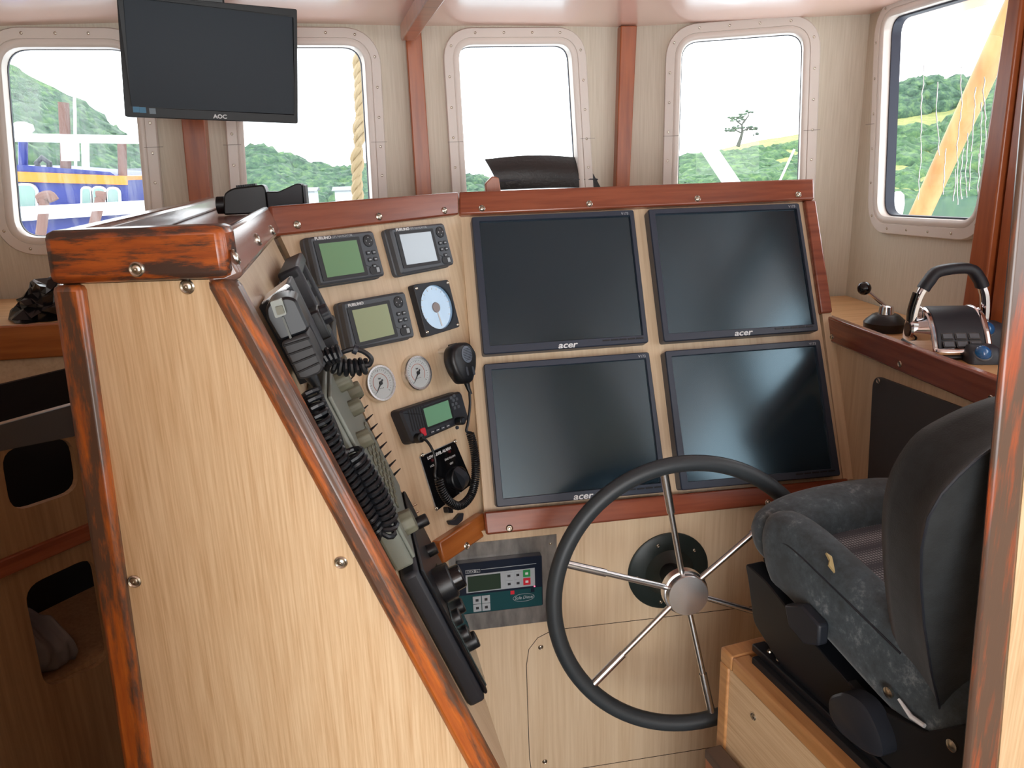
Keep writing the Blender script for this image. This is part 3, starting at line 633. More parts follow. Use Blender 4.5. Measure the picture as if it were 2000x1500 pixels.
# two pressure gauges
def gauge(px, py, label):
    u, v = uv(FF, px, py, .012); root = thing('pressure_gauge', shift(FF, u, v), label, 'gauge', 'round pressure gauges')
    MB().lathe([(.0295, .0005), (.036, .0005), (.036, .010), (.034, .0135), (.0305, .0135), (.0295, .010), (.0295, .0005)], 40, None, False).build('steel_ring', STEEL, root, I4)
    MB().lathe([(.0300, .006), (.0300, .0095)], 40).build('dial_face', DIAL, root, I4)
    mb = MB()
    for k in range(25):
        a = math.radians(225 - k * 270 / 24); r0 = .0245 if k % 4 else .022; c, s = math.cos(a), math.sin(a)
        mb.box(r0, .0262, -.0003, .0003, .0095, .0099, Matrix.Rotation(a, 4, 'Z'))
    mb.build('scale_marks', BLK, root, I4)
    mb = MB(); pts = [(.018 * math.cos(math.radians(225 - k * 13.5)), .018 * math.sin(math.radians(225 - k * 13.5)), .0098) for k in range(21)]; mb.tube(pts, .0005, 5).build('inner_scale', mat('faded red ink', srgb(190, 110, 90), .5), root, I4)
    Rn = Matrix.Rotation(math.radians(-134), 4, 'Z')
    MB().prism([(-.008, -.0016), (-.008, .0016), (0, .0013), (.022, .0003), (.022, -.0003), (0, -.0013)], .0108, .0114).build('needle', BLK, root, Rn)
    MB().lathe([(.004, .0095), (.0035, .0120)], 16).build('needle_hub', BLK, root, I4)
    text('MPa', 'dial_lettering', .005, BLK, root, Matrix.Translation((0, .009, .0097))) if False else text('bar', 'dial_lettering', .005, BLK, root, Matrix.Translation((0, .009, .0097)))
    for k in (-1, 0, 1): MB().lathe([(.0008, .0095), (.0008, .0099)], 8).build('dial_dot', BLK, root, Matrix.Translation((k * .004, -.010, 0)))
gauge(745, 748, 'steel rimmed pressure gauge, the left one beside the coiled cords')
gauge(818, 728, 'steel rimmed pressure gauge, the right one below the square dial')

# ---------------------------------------------------------------- VHF radio
w = .030; cx, cy, Q = local(FF, [(781, 802), (902, 763), (918, 820), (808, 868)], w)
root = thing('vhf_radio', shift(FF, cx, cy), 'black marine radio with a teal display and speaker slots', 'radio'); VR = root
d = (V(Q[1]) - V(Q[0])); Q = rpoly(Q, .010, 5)
MB().loft([l3(offs(Q, .001), .0005), l3(offs(Q, .001), .010), l3(offs(Q, 0), .012), l3(Q, w - .005), l3(offs(Q, -.004), w), l3(offs(Q, -.008), w)], None, True, True).build('case', BLKF, root, I4, ang=28)
def lp(px, py, ww=w): u, v = uv(FF, px, py, ww); return (u - cx, v - cy)
for k in range(7):
    x = -.072 + k * .0068; MB().box(x - .0013, x + .0013, -.012, .030, w - .0005, w + .0004).build('speaker_slot', BLKM, root, I4)
S = [lp(*p) for p in ((826, 799), (874, 781), (881, 814), (838, 836))]; sx0 = min(S[0][0], S[3][0]); sx1 = max(S[1][0], S[2][0]); sy0 = (S[2][1] + S[3][1]) / 2; sy1 = (S[0][1] + S[1][1]) / 2
MB().loft([l3(rrect(sx0 - .005, sx1 + .006, sy0 - .004, sy1 + .004, .003), w - .001), l3(rrect(sx0 - .005, sx1 + .006, sy0 - .004, sy1 + .004, .003), w + .001)]).build('display_surround', BLK, root, I4)
MB().box(sx0, sx1, sy0, sy1, w, w + .0014).build('display', LCDT, root, I4, smooth=False)
for k in range(4):
    x = sx0 + .003 + k * .0150; r4 = rrect(x, x + .011, sy0 - .0155, sy0 - .0085, .002, 3); MB().loft([l3(r4, w - .001), l3(r4, w + .002)]).build('soft_key', GRYD, root, I4); MB().box(x + .002, x + .009, sy0 - .0125, sy0 - .0115, w + .002, w + .0023).build('key_mark', WHT, root, I4)
for k, (ox, oy) in enumerate(((.010, .012), (.020, .014), (.015, .006), (.025, .006), (.010, -.002), (.020, -.002), (.013, -.010), (.025, -.010))):
    r4 = rrect(sx1 + ox - .0035, sx1 + ox + .0035, sy1 - .010 + oy - .003, sy1 - .010 + oy + .003, .0015, 3); MB().loft([l3(r4, w - .001), l3(r4, w + .002)]).build('key', GRY, root, I4)
for (a, b), r, h in (((900, 822), .0085, .016),):
    u, v = lp(a, b, w + .01); MB().lathe([(r, w - .001), (r, w + h), (r * .85, w + h + .0015)], 24, Matrix.Translation((u, v, 0))).build('tuning_knob', BLK, root, I4)
    MB().lathe([(r * .6, w + h + .0012), (r * .55, w + h + .0022)], 20, Matrix.Translation((u, v, 0))).build('knob_face', GRYD, root, I4)
u, v = lp(895, 830); MB().lathe([(.004, w), (.0035, w + .003)], 14, Matrix.Translation((u - .006, v - .004, 0))).build('key', GRYD, root, I4)
u, v = lp(815, 856); MB().lathe([(.010, w - .001), (.009, w + .012), (.006, w + .014)], 20, Matrix.Translation((u, v, 0))).build('microphone_socket', BLK, root, I4)
u, v = lp(826, 846); mb = MB(); r4 = rrect(u - .0065, u + .0065, v - .006, v + .010, .002, 3); mb.loft([l3(r4, w - .001), l3(r4, w + .003), l3(offs(r4, -.001), w + .004)]).build('distress_cover', REDK, root, I4)

# LOW LEVEL ALARM panel
w = .004; cx, cy, Q = local(FF, [(821, 892), (889, 861), (924, 944), (854, 998)], w)
root = thing('alarm_panel', shift(FF, cx, cy), 'black LOW LEVEL ALARM plate with a big curved switch under the radio', 'alarm panel')
MB().prism(Q, .0005, w - .001).build('plate_edge', KEYG, root, I4)
MB().prism(offs(Q, -.0008), w - .001, w).build('plate', BLKG, root, I4)
QQ = px_on(FF, [(821, 892), (889, 861)], w); ra = math.atan2(QQ[1][1] - QQ[0][1], QQ[1][0] - QQ[0][0])
def lq(px, py, ww=.004): u, v = uv(FF, px, py, ww); return V((u - cx, v - cy, 0))
def T3(v, z=0, r=0): return Matrix.Translation((v.x, v.y, z)) @ Matrix.Rotation(r, 4, 'Z')
text('LOW LEVEL ALARM', 'plate_lettering', .0080, WHT, root, T3(lq(858, 885), w, ra), sx=1.0, bold=.0003)
text('ENG ROOM', 'plate_lettering', .0060, WHT, root, T3(lq(879, 894), w, ra)); text('OFF', 'plate_lettering', .006, WHT, root, T3(lq(882, 905), w, ra)); text('HOLD', 'plate_lettering', .006, WHT, root, T3(lq(846, 909), w, ra))
for a, b in ((825, 889), (889, 862), (852, 993)): screw(root, T3(lq(a, b), w), .004, 'screw')
for a, b in ((844, 899), (877, 882)): MB().lathe([(.0035, w), (.003, w + .003)], 14).build('indicator_lamp', mat('unlit red lamp', srgb(80, 20, 26), .3), root, T3(lq(a, b)))
c = lq(893, 934); mb = MB(); mb.lathe([(.024, w), (.024, w + .008), (.022, w + .010)], 32)
mb.build('switch_base', BLK, root, T3(c)); 
mb = MB(); arc = [(.018 * math.sin(a), 0, 0) for a in (0,)]
pts = [(-.007, -.023 + .046 * k / 10, .012 + .016 * math.sin(math.pi * k / 10)) for k in range(11)]
vs = []; 
for x in (-.0075, .0075):
    for k in range(11): y = -.024 + .048 * k / 10; vs.append((x, y, w + .008)); vs.append((x, y, w + .009 + .018 * math.sin(math.pi * k / 10)))
fs = []
for k in range(10):
    a = 2 * k; fs += [(a, a + 1, a + 3, a + 2), (22 + a, 22 + a + 2, 22 + a + 3, 22 + a + 1), (a + 1, 22 + a + 1, 22 + a + 3, a + 3)]
mb.add(vs, fs).build('switch_handle', GRYD, root, T3(c, 0, .25))
text('.', 'plate_lettering', .02, WHT, root, T3(lq(896, 958), w + .002))

# VHF fist microphone hanging beside the monitors
w0 = .030; cx, cy = uv(FF, 905, 695, .06); root = thing('fist_microphone', shift(FF, cx, cy), 'black fist microphone with a slotted grille hanging beside the left monitors', 'microphone')
def lm_(px, py, ww=.058): u, v = uv(FF, px, py, ww); return (u - cx, v - cy)
prof = [lm_(*p) for p in ((880, 680), (893, 669), (915, 668), (929, 690), (929, 718), (922, 748), (903, 750), (889, 730), (880, 705))]
prof = ccw(rpoly(prof, .01, 4))
MB().loft([l3(offs(prof, -.008), w0), l3(offs(prof, -.001), w0 + .008), l3(prof, .056), l3(offs(prof, -.003), .062), l3(offs(prof, -.009), .065)], None, True, True).build('body', BLK, root, I4, ang=60)
gx, gy = lm_(912, 692, .066)
MB().lathe([(.0145, .0635), (.0145, .0665), (.0125, .0675)], 28).build('speaker_grille', mat('grille grey', srgb(104, 114, 128), .5), root, Matrix.Translation((gx, gy, 0)) @ Matrix.Diagonal((1, 1.2, 1, 1)))
for k in range(8):
    y = -.011 + k * .0032; hw = math.sqrt(max(.0125 ** 2 - (y / 1.2) ** 2, 1e-6)); MB().box(gx - hw, gx + hw, gy + y - .0005, gy + y + .0005, .0672, .0681).build('grille_slot', BLKM, root, I4)
for a, b, hw in ((912, 725, .003), (924, 724, .003)):
    x, y = lm_(a, b, .065); r4 = rrect(x - hw, x + hw, y - .009, y + .009, .0025, 4); MB().loft([l3(r4, .060), l3(r4, .0665)]).build('key', GRYD, root, I4)
x, y = lm_(872, 684, .02); MB().lathe([(.006, .0005), (.006, .030), (.004, .032)], 16, Matrix.Translation((x, y, 0))).build('hanger_clip', STEEL, root, I4)
MB().box(x, x + .02, y - .012, y + .010, .027, .036).build('hanger_plate', BLKF, root, I4, bevel=.001)
x, y = lm_(914, 752, .052); MB().tube([(x, y + .006, .050), (x + .001, y - .008, .050), (x + .002, y - .020, .052)], [.0065, .0045, .0035], 12).build('cable_boot', BLK, root, I4)
def wire(F, pts, w): return [F @ V((*uv(F, a, b, w), w)) for a, b in pts]
pth = smooth_path(wire(FF, [(917, 768), (918, 790), (914, 825), (911, 842), (920, 845)], .056), 6)
co_ = thing('curly_cord', Matrix.Translation(pth[0]), 'thin black coiled cord hanging in a loop from the fist microphone to the radio', 'cord')
def wb(mb, name, m, root, **k): return mb.build(name, m, root, root.matrix_world.inverted(), **k)
wb(MB().tube(pth, .0028, 8), 'cable', BLK, co_)
cp_ = smooth_path(wire(FF, [(918, 846), (924, 868), (929, 905), (927, 945), (917, 972), (897, 988), (876, 978), (862, 955), (857, 935)], .052), 6)
wb(MB().tube(coil(cp_, .0072, .0018, .0044), .0020, 6), 'coiled_section', BLK, co_)
wb(MB().tube(smooth_path(wire(FF, [(859, 937), (850, 930), (851, 905), (845, 880), (834, 862), (822, 855)], .046), 6), .0028, 8), 'cable', BLK, co_)
# bottle-opener shaped hook under the alarm plate
cx, cy = uv(FF, 890, 1012, .005); root = thing('cable_hook', shift(FF, cx, cy), 'small dark crescent hook screwed below the LOW LEVEL ALARM plate', 'hook')
P = px_on(FF, [(876, 1017), (888, 1015), (899, 1002), (905, 1002), (903, 1016), (892, 1026), (880, 1025)], .008); MB().prism(rpoly([(p[0] - cx, p[1] - cy) for p in P], .003, 3), .0005, .010).build('hook', BLKF, root, I4, bevel=.0015)
P = px_on(FF, [(870, 990), (880, 990), (882, 1002), (872, 1002)], .008); MB().prism(rpoly([(p[0] - cx, p[1] - cy) for p in P], .003, 3), .0005, .014).build('stud', BLK, root, I4, bevel=.0015)

# ---------------------------------------------------------------- engine controller under the trim
cx, cy, Q = local(FL, [(874, 1066), (1085, 1051), (1090, 1211), (890, 1228)], .002)
root = thing('backing_plate', shift(FL, cx, cy), 'mottled bare metal plate behind the teal engine control unit', 'plate')
xs = [p[0] for p in Q]; ys = [p[1] for p in Q]; pw = [(max(xs) + sorted(xs)[2]) / 2, min(xs), min(ys), max(ys)]
MB().prism([(min(xs), (ys[0] + ys[1]) / 2 if 0 else min(ys)), (max(xs), min(ys)), (max(xs), max(ys)), (min(xs), max(ys))], .0005, .002).build('plate', STEELB, root, I4)
q = on(FL, 1075, 1062, .002); screw(root, Matrix.Translation((q.x - cx, q.y - cy, .002)), .003, 'screw')
w = .018; cx, cy, Q = local(FL, [(889, 1101), (1056, 1083), (1059, 1184), (903, 1203)], w)
root = thing('engine_control_panel', shift(FL, cx, cy, .002), 'teal and navy engine control unit with a small display and red and green keys', 'control panel')
W = ((V(Q[1]) - V(Q[0])).length + (V(Q[3]) - V(Q[2])).length) / 2; xs = [p[0] for p in Q]; ys = [p[1] for p in Q]
x0, x1 = -.5 * (max(xs) - min(xs)) , .5 * (max(xs) - min(xs)); y0, y1 = -.5 * (max(ys) - min(ys)) + .002, .5 * (max(ys) - min(ys)) - .002
w = .016
MB().loft([l3(rrect(x0, x1, y0, y1, .004), .0005), l3(rrect(x0, x1, y0, y1, .004), w - .001), l3(rrect(x0 + .001, x1 - .001, y0 + .001, y1 - .001, .003), w)]).build('housing', NAVY, root, I4, ang=30)
X = lambda t: x0 + (x1 - x0) * t
Y = lambda t: y1 + (y0 - y1) * t
def pl(a, b, c, d, z0, z1, name, m): return MB().box(X(a), X(b), Y(d), Y(c), z0, z1).build(name, m, root, I4, smooth=False)
pl(.012, .988, .62, .985, w, w + .0003, 'teal_band', TEAL)
pl(.10, .91, .23, .58, w, w + .0004, 'grey_band', KEYG)
pl(.12, .505, .26, .56, w + .0004, w + .0008, 'display', LCDD)
for a, c, m in ((.56, .26, KEYG), (.665, .26, KEYG), (.77, .25, GREEN), (.56, .42, KEYG), (.665, .42, KEYG), (.77, .41, REDK)):
    pl(a, a + .085, c, c + .135, w + .0004, w + .0016, 'key', m); pl(a + .025, a + .06, c + .045, c + .09, w + .0016, w + .0019, 'key_mark', GRYK if m is KEYG else WHT)
for a, c in ((.17, .66), (.275, .66), (.17, .815), (.275, .815)):
    pl(a, a + .095, c, c + .145, w + .0003, w + .0016, 'key', KEYG); pl(a + .03, a + .065, c + .05, c + .10, w + .0016, w + .0019, 'key_mark', GRYK)
pl(.615, .66, .63, .70, w + .0003, w + .0012, 'key', REDK); pl(.855, .90, .63, .70, w + .0003, w + .0012, 'key', NAVY)
pl(.895, .91, .585, .605, w, w + .001, 'indicator_light', LED)
pl(.10, .27, .135, .20, w, w + .0005, 'name_strip', KEYG); pl(.28, .93, .145, .155, w, w + .0005, 'white_line', KEYG)
text('ECO 78', 'plate_lettering', .0075, NAVY, root, Matrix.Translation((X(.185), Y(.17), w + .0006)), sx=1.2, bold=.0003)
text('Sole Diesel', 'maker_lettering', .0105, KEYG, root, Matrix.Translation((X(.77), Y(.79), w + .0006)), sx=.85, shear=.3)
mb = MB(); mb.tube([(X(.77) + .023 * math.cos(a * math.pi / 16), Y(.79) + .009 * math.sin(a * math.pi / 16), w + .0006) for a in range(33)], .0004, 5).build('oval_outline', KEYG, root, I4)

# ---------------------------------------------------------------- steering wheel
WC = V((.514, 1.232, .802)); wn_ = V((.045, .99, -.13)).normalized()
WFr = frame(WC, (1, -.045, 0), (0, .13, .99)); R0 = .260
root = thing('steering_wheel', WFr, 'six spoke steering wheel with a dark rubber rim and polished steel hub', 'steering wheel')
MB().torus(R0, .0155, None, 96, 16).build('rim', RIM, root, I4)
MB().lathe([(.040, -.030), (.040, -.002), (.0385, .001), (.010, .0018)], 40).build('hub', STEEL, root, I4)
MB().lathe([(.044, -.034), (.044, -.016), (.041, -.014)], 40).build('hub_collar', STEEL, root, I4)
a0 = math.radians(90 + 10)
for k in range(6):
    a = a0 + k * math.pi / 3; c, s = math.cos(a), math.sin(a); mb = MB()
    f = lambda r, z: (c * r, s * r, z)
    mb.tube([f(.036, -.018), f(.15, -.009), f(.17, -.0075)], .0058, 12); mb.tube([f(.168, -.0075), f(.252, 0)], [.0078, .0078], 14)
    mb.build('spoke', STEEL, root, I4)
fu, fv = uv(FL, 1305, 1115, .003)
fl_ = FL @ V((fu, fv, 0)); base = root.matrix_world.inverted() @ fl_
MB().tube([(0, 0, -.03), tuple(base * .55), tuple(base * .97)], [.020, .022, .026], 20).build('shaft', BLK, root, I4)
mb = MB(); mb.lathe([(.092, .0008), (.092, .004), (.088, .007), (.055, .012), (.048, .02), (.034, .034), (.030, .05)], 48)
fo = mb.build('mounting_flange', mat('dark green plastic', srgb(34, 44, 42), .4), root, None); fo.matrix_local = rel(root, shift(FL, fu, fv))
for k in range(5):
    a = math.radians(40 + 72 * k); screw(fo, Matrix.Translation((.073 * math.cos(a), .073 * math.sin(a), .0095)), .004, 'screw')

# ---------------------------------------------------------------- radios on the inside of the wing (seen along the panel)
FX = FW @ Matrix.Scale(FS, 4)
def wpt(px, py, u):
    """point of the sight line with coordinate u along the radio panel -> panel coordinates"""
    x = FX.col[0].xyz; o = FX.translation + x * u; r = ray(px, py); P = EYE + r * ((o - EYE).dot(x) / r.dot(x)); return FX.inverted() @ P
def cbox(parent, name, m, u0, u1, quad, r=.004, bev=0.0):
    """box whose near face (at u0) shows the quad in the photograph"""
    P = [wpt(a, b, u0) for a, b in quad]; poly = [(p.y, p.z) for p in P]; poly = ccw(rpoly(poly, r, 4))
    L0 = [(u0, p[0], max(p[1], .0005)) for p in poly]; L1 = [(u1, p[0], max(p[1], .0005)) for p in poly]
    o = MB().loft([L0, L1]).build(name, m, parent, None, bevel=bev); o.matrix_local = parent.matrix_world.inverted() @ FX; return o
def FXb(parent): return parent.matrix_world.inverted() @ FX
# grey sounder / radio with knobs
root = thing('sideband_radio', shift(FX, -.45, -.28), 'olive grey radio case with ribbed knobs and keypad behind the coiled cords', 'radio')
def vbox(root, name, m, u0, u1, v0, v1, w0, w1, bev=.003, sl=0):
    mb = MB().box(u0, u1, v0, v1, w0, w1); o = mb.build(name, m, root, None, bevel=bev); o.matrix_local = FXb(root); return o
vbox(root, 'case', OLV, -.575, -.33, -.412, -.16, .0005, .026, .004)
vbox(root, 'front_panel', OLV, -.572, -.334, -.405, -.165, .026, .031, .002)
vbox(root, 'dark_edge', BLK, -.325, -.30, -.39, -.17, .0005, .024, .002)
def knob(root, name, m, u, v, w0, r, h, flutes=0):
    T = Matrix.Translation((u, v, 0)); mb = MB()
    if flutes:
        n = flutes * 4; L = []
        for z, s in ((w0, 1), (w0 + h * .9, .94), (w0 + h, .86)):
            L.append([((r * s * (1 - .07 * (k % 4 in (0, 1)))) * math.cos(2 * math.pi * k / n), (r * s * (1 - .07 * (k % 4 in (0, 1)))) * math.sin(2 * math.pi * k / n), z) for k in range(n)])
        mb.loft(L, T)
    else: mb.lathe([(r, w0), (r * .95, w0 + h * .9), (r * .85, w0 + h)], 24, T)
    o = mb.build(name, m, root, None); o.matrix_local = FXb(root); return o
for (u, v, r, h) in ((-.53, -.375, .017, .016), (-.36, -.185, .014, .018), (-.45, -.185, .014, .018), (-.37, -.225, .013, .018), (-.45, -.225, .012, .016), (-.53, -.245, .012, .016)):
    knob(root, 'knob', OLVD, u, v, .031, r, h, 9)
for i in range(6):
    for j in range(5): vbox(root, 'key', KEYG if False else OLVD, -.50 + j * .026, -.486 + j * .026, -.28 - i * .017, -.270 - i * .017, .031, .0335, .001)
for i in range(12):
    v = -.20 - i * .0165; mb = MB().prism([(-.34, v), (-.335, v + .003), (-.335, v - .003)], .02, .03); 
    p0 = FX @ V((-.345, v, .028)); mb = MB().tube([(-.345, v, .026), (-.335, v + .003, .044)], [.0028, .0008], 6); o = mb.build('cooling_pin', BLK, root, None); o.matrix_local = FXb(root)
# black unit below it
root = thing('echo_sounder', shift(FX, -.45, -.53), 'large black knob covered unit at the bottom of the radio panel', 'sounder')
vbox(root, 'case', BLKF, -.575, -.30, -.650, -.422, .0005, .026, .006)
vbox(root, 'front_panel', BLK, -.57, -.305, -.645, -.427, .026, .032, .003)
for (u, v, r, h) in ((-.38, -.455, .010, .018), (-.42, -.485, .010, .014), (-.50, -.50, .026, .022), (-.43, -.53, .020, .016), (-.52, -.545, .012, .010), (-.52, -.575, .012, .010), (-.45, -.575, .012, .014), (-.50, -.605, .013, .014)):
    knob(root, 'knob', BLK, u, v, .032, r, h)
knob(root, 'knob_cap', BLKG, -.50, -.50, .054, .018, .014)
vbox(root, 'clear_cover', mat('smoky glass', srgb(60, 70, 72), .1), -.56, -.40, -.64, -.52, .032, .034, .001)
# brass studs beside it
for i, (a, b) in enumerate(((818, 984), (822, 998))):
    pp = on(FF, a, b, .02); o = MB().tube([(pp.x - .014, pp.y - .002, .008), (pp.x, pp.y, .014)], .0022, 8).build('cable_pin', BRS, None, FF); tag(o, 'short brass pin beside the black sounder, the %s one' % ('upper', 'lower')[i], 'pin', 'brass pins on the instrument panel')
# bracketed radio higher up
root = thing('radio_bracket', shift(FX, -.2, -.1), 'dark grey slotted radio frame behind the big handset', 'radio')
FT = frame(FX @ V((-.30, -.02, 0)), FX.col[0].xyz, FX.col[1].xyz)
def fr(u0, u1, v0, v1, w0, w1, name, m, bev=.004): return vbox(root, name, m, u0, u1, v0, v1, w0, w1, bev)
fr(-.33, -.31, -.165, -.034, .012, .045, 'frame_side', GRYD); fr(-.14, -.12, -.165, -.034, .012, .040, 'frame_side', GRYD)
fr(-.33, -.12, -.052, -.034, .012, .043, 'frame_top', GRYD); fr(-.33, -.12, -.165, -.150, .012, .043, 'frame_bottom', GRYD); fr(-.31, -.14, -.150, -.05, .0005, .022, 'back_box', BLK)
for k in range(2): fr(-.30, -.15, -.09 - k * .03, -.075 - k * .03, .022, .034, 'slat', GRYD, .002)
# small knob unit clipped in front of the frame
root = thing('squelch_control', shift(FX, -.4, -.1), 'small black box with a side knob clipped right of the big handset', 'control box')
vbox(root, 'box', BLK, -.45, -.40, -.125, -.085, .03, .052, .003)
P = wpt(636, 613, -.42); knob(root, 'knob', BLKF, -.42, P.y, .052, .014, .010, 10)
vbox(root, 'clip', BLKF, -.45, -.42, -.160, -.125, .0005, .036, .003); vbox(root, 'arm', BLKF, -.44, -.41, -.115, -.09, .0005, .03, .002)
# the big handset in its cradle, near edge of the wing
root = thing('radio_handset', shift(FX, -.55, -.08), 'big black radio handset with a ribbed grip and grey strip in its cradle', 'handset')
cbox(root, 'cradle', BLKM, -.535, -.47, [(500, 604), (522, 588), (612, 742), (585, 752)], .003)
cbox(root, 'cradle_plate', STEEL, -.52, -.45, [(510, 592), (560, 554), (568, 558), (520, 600)], .002)
cbox(root, 'cradle_plate', GRYD, -.52, -.46, [(556, 556), (566, 551), (638, 700), (632, 718)], .002)
cbox(root, 'head', BLK, -.585, -.53, [(518, 602), (528, 588), (560, 579), (578, 584), (604, 640), (600, 648), (547, 667), (520, 622)], .004, .003)
cbox(root, 'grip', mat('ribbed dark rubber', srgb(46, 46, 48), .55), -.588, -.53, [(547, 669), (598, 650), (610, 668), (632, 718), (626, 730), (598, 741), (584, 742)], .006, .003)
for k in range(4):
    t = k / 3.4; a = (553 + 30 * t, 676 + 60 * t); b = (604 + 22 * t, 660 + 55 * t)
    P = wpt(a[0], a[1], -.589); Q2 = wpt(b[0], b[1], -.589); o = MB().tube([tuple(P), tuple(Q2)], .0012, 6).build('grip_groove', BLKM, root, None); o.matrix_local = FXb(root)
cbox(root, 'grey_strip', mat('grey strip', srgb(86, 90, 86), .5), -.5875, -.584, [(550, 620), (554, 618), (570, 660), (566, 662)], .0005)
cbox(root, 'clip_window', mat('clear grey plastic', srgb(112, 116, 104), .3), -.592, -.584, [(527, 590), (550, 583), (560, 614), (538, 622)], .002)
cbox(root, 'window_insert', OLVD, -.5945, -.591, [(537, 600), (551, 597), (556, 612), (542, 616)], .001)
P = [wpt(*p, -.575) for p in ((606, 732), (615, 748), (622, 764))]; o = MB().tube([tuple(p) for p in P], [.008, .006, .0045], 12).build('cable_boot', BLK, root, None); o.matrix_local = FXb(root)
# handset cord: straight lead, coil down, U turn, coil back up
def wl(pts, u): return [FX @ wpt(a, b, u if not isinstance(u, list) else u[i]) for i, (a, b) in enumerate(pts)]
lead = smooth_path(wl([(622, 762), (634, 790), (650, 822), (663, 855), (670, 878), (683, 882)], -.60), 6)
root = thing('handset_cord', Matrix.Translation(lead[0]), 'thick black coiled cord of the big handset drooping down the wing edge', 'cord')
wb(MB().tube(lead, .0032, 8), 'straight_lead', BLK, root)
c1 = smooth_path(wl([(686, 880), (700, 905), (725, 945), (745, 985), (757, 1020), (752, 1040), (737, 1038)], -.605), 6)
wb(MB().tube(coil(c1, .0105, .003, .0080), .0033, 7), 'coiled_section', BLK, root)
c2 = smooth_path(wl([(737, 1036), (716, 1000), (690, 950), (662, 900), (638, 850), (620, 805), (605, 765)], [-.605, -.61, -.612, -.612, -.612, -.61, -.60]), 6)
wb(MB().tube(coil(c2, .0098, .003, .0080), .0033, 7), 'coiled_section', BLK, root)
# second short curly lead looping on the instrument panel side
c3 = wl([(638, 706), (662, 716), (690, 718), (716, 714)], -.50)
root = thing('short_curly_lead', Matrix.Translation(c3[0]), 'short black curly lead doubling back beside the grip of the big handset', 'cord')
wb(MB().tube(coil(smooth_path(c3, 6), .0085, .003, .0070), .0031, 7), 'coiled_section', BLK, root)
c4 = wl([(634, 700), (648, 694), (664, 690)], -.52); wb(MB().tube(coil(smooth_path(c4, 6), .0085, .003, .0055), .0032, 7), 'strain_relief', BLK, root)
c5 = smooth_path(wl([(664, 690), (680, 684), (694, 682), (712, 688), (725, 700), (722, 712), (716, 714)], -.51), 6); wb(MB().tube(c5, .0030, 8), 'straight_lead', BLK, root)
c6 = wl([(690, 681), (698, 684)], -.51); wb(MB().tube(c6, .006, 12), 'ferrule', BLKF, root)

# ---------------------------------------------------------------- things on the console top
# black camera-like lamp lying on the wing
zs = zshelf; c0 = at_z(470, 408, zs + .012); s_ = (c0 - EYE).length / 1.0
root = thing('handheld_spotlight', Matrix.Translation((c0.x, c0.y, zs)), 'black handheld spotlight lying on top of the left wing', 'spotlight')
Fz = frame((c0.x, c0.y, zs), (1, .0, 0), (0, 0, 1))   # x right, y up, z towards the camera
k1 = px_on(Fz, [(438, 405), (438, 372), (455, 361), (516, 354), (521, 368), (545, 368), (580, 352), (590, 353), (594, 400), (520, 408), (470, 414)])
zmin = min(p[1] for p in k1); k1 = [(p[0], max(p[1] - zmin, 0) + .0005) for p in k1]
RZ = rel(root, Fz)
body = [k1[0], k1[1], k1[2], k1[3], (k1[4][0], k1[4][1]), (k1[4][0], k1[0][1] * 0 + .002), (k1[0][0], .002)]
MB().prism(rpoly(ccw(body), .008, 4), -.03, .012).build('body', BLK, root, RZ, bevel=.004)
MB().prism(rpoly(ccw([k1[4], k1[5], k1[6], k1[7], (k1[8][0], .002), (k1[4][0], .002)]), .003, 3), -.035, .016).build('reflector_hood', BLKF, root, RZ, bevel=.002)
MB().prism(ccw([(k1[7][0] + .002, k1[7][1] - .002), (k1[7][0] + .006, k1[7][1] - .003), (k1[8][0] + .007, .003), (k1[8][0] + .002, .002)]), -.034, .015).build('hood_rim', GRYD, root, RZ)
kk = px_on(Fz, [(419, 378), (438, 378), (440, 410), (421, 410)]); kx = (kk[0][0] + kk[1][0]) / 2; rr = (kk[1][0] - kk[0][0]) / 2
MB().tube([(kx - rr * 1.0, .020, -.01), (kx + rr, .020, -.01)], .0165, 16).build('end_knob', BLK, root, RZ, bevel=.001)
for k in range(9):
    x = k1[2][0] + .006 + k * .0042; MB().box(x, x + .002, k1[2][1] - .002, k1[2][1] + .0045 + k * .0003, -.02, .004).build('grip_rib', BLKF, root, RZ)
# open leather folder leaning behind the console
Fk = frame((0, 1.86, 0), (1, 0, 0), (0, .25, .97)); P = px_on(Fk, [(947, 311), (1134, 308), (1173, 360), (976, 364)])
root = thing('leather_folder', Fk @ Matrix.Translation((P[3][0], P[3][1], 0)), 'black leather folder propped open on top of the console before the middle window', 'folder')
ox, oy = P[3]
n_ = 16; top = []; bot = []
for k in range(n_ + 1):
    t = k / n_; top.append(V((P[0][0] + (P[1][0] - P[0][0]) * t, P[0][1] + (P[1][1] - P[0][1]) * t + .006 * math.sin(math.pi * t)))); bot.append(V((P[3][0] + (P[2][0] - P[3][0]) * t, P[3][1] + (P[2][1] - P[3][1]) * t - .01)))
vs = []; fs = []; m_ = 8
for s in (0, 1):
    for k in range(n_ + 1):
        for j in range(m_ + 1):
            q = top[k].lerp(bot[k], j / m_); vs.append((q.x - ox, q.y - oy, .012 * math.sin(math.pi * j / m_) + .012 * math.sin(math.pi * k / n_) - s * .006))
S_ = (n_ + 1) * (m_ + 1)
for k in range(n_):
    for j in range(m_): a = k * (m_ + 1) + j; fs += [(a, a + 1, a + m_ + 2, a + m_ + 1), (S_ + a, S_ + a + m_ + 1, S_ + a + m_ + 2, S_ + a + 1)]
for k in range(n_): a = k * (m_ + 1); fs += [(a, a + m_ + 1, S_ + a + m_ + 1, S_ + a), (a + m_, S_ + a + m_, S_ + a + 2 * m_ + 1, a + 2 * m_ + 1)]
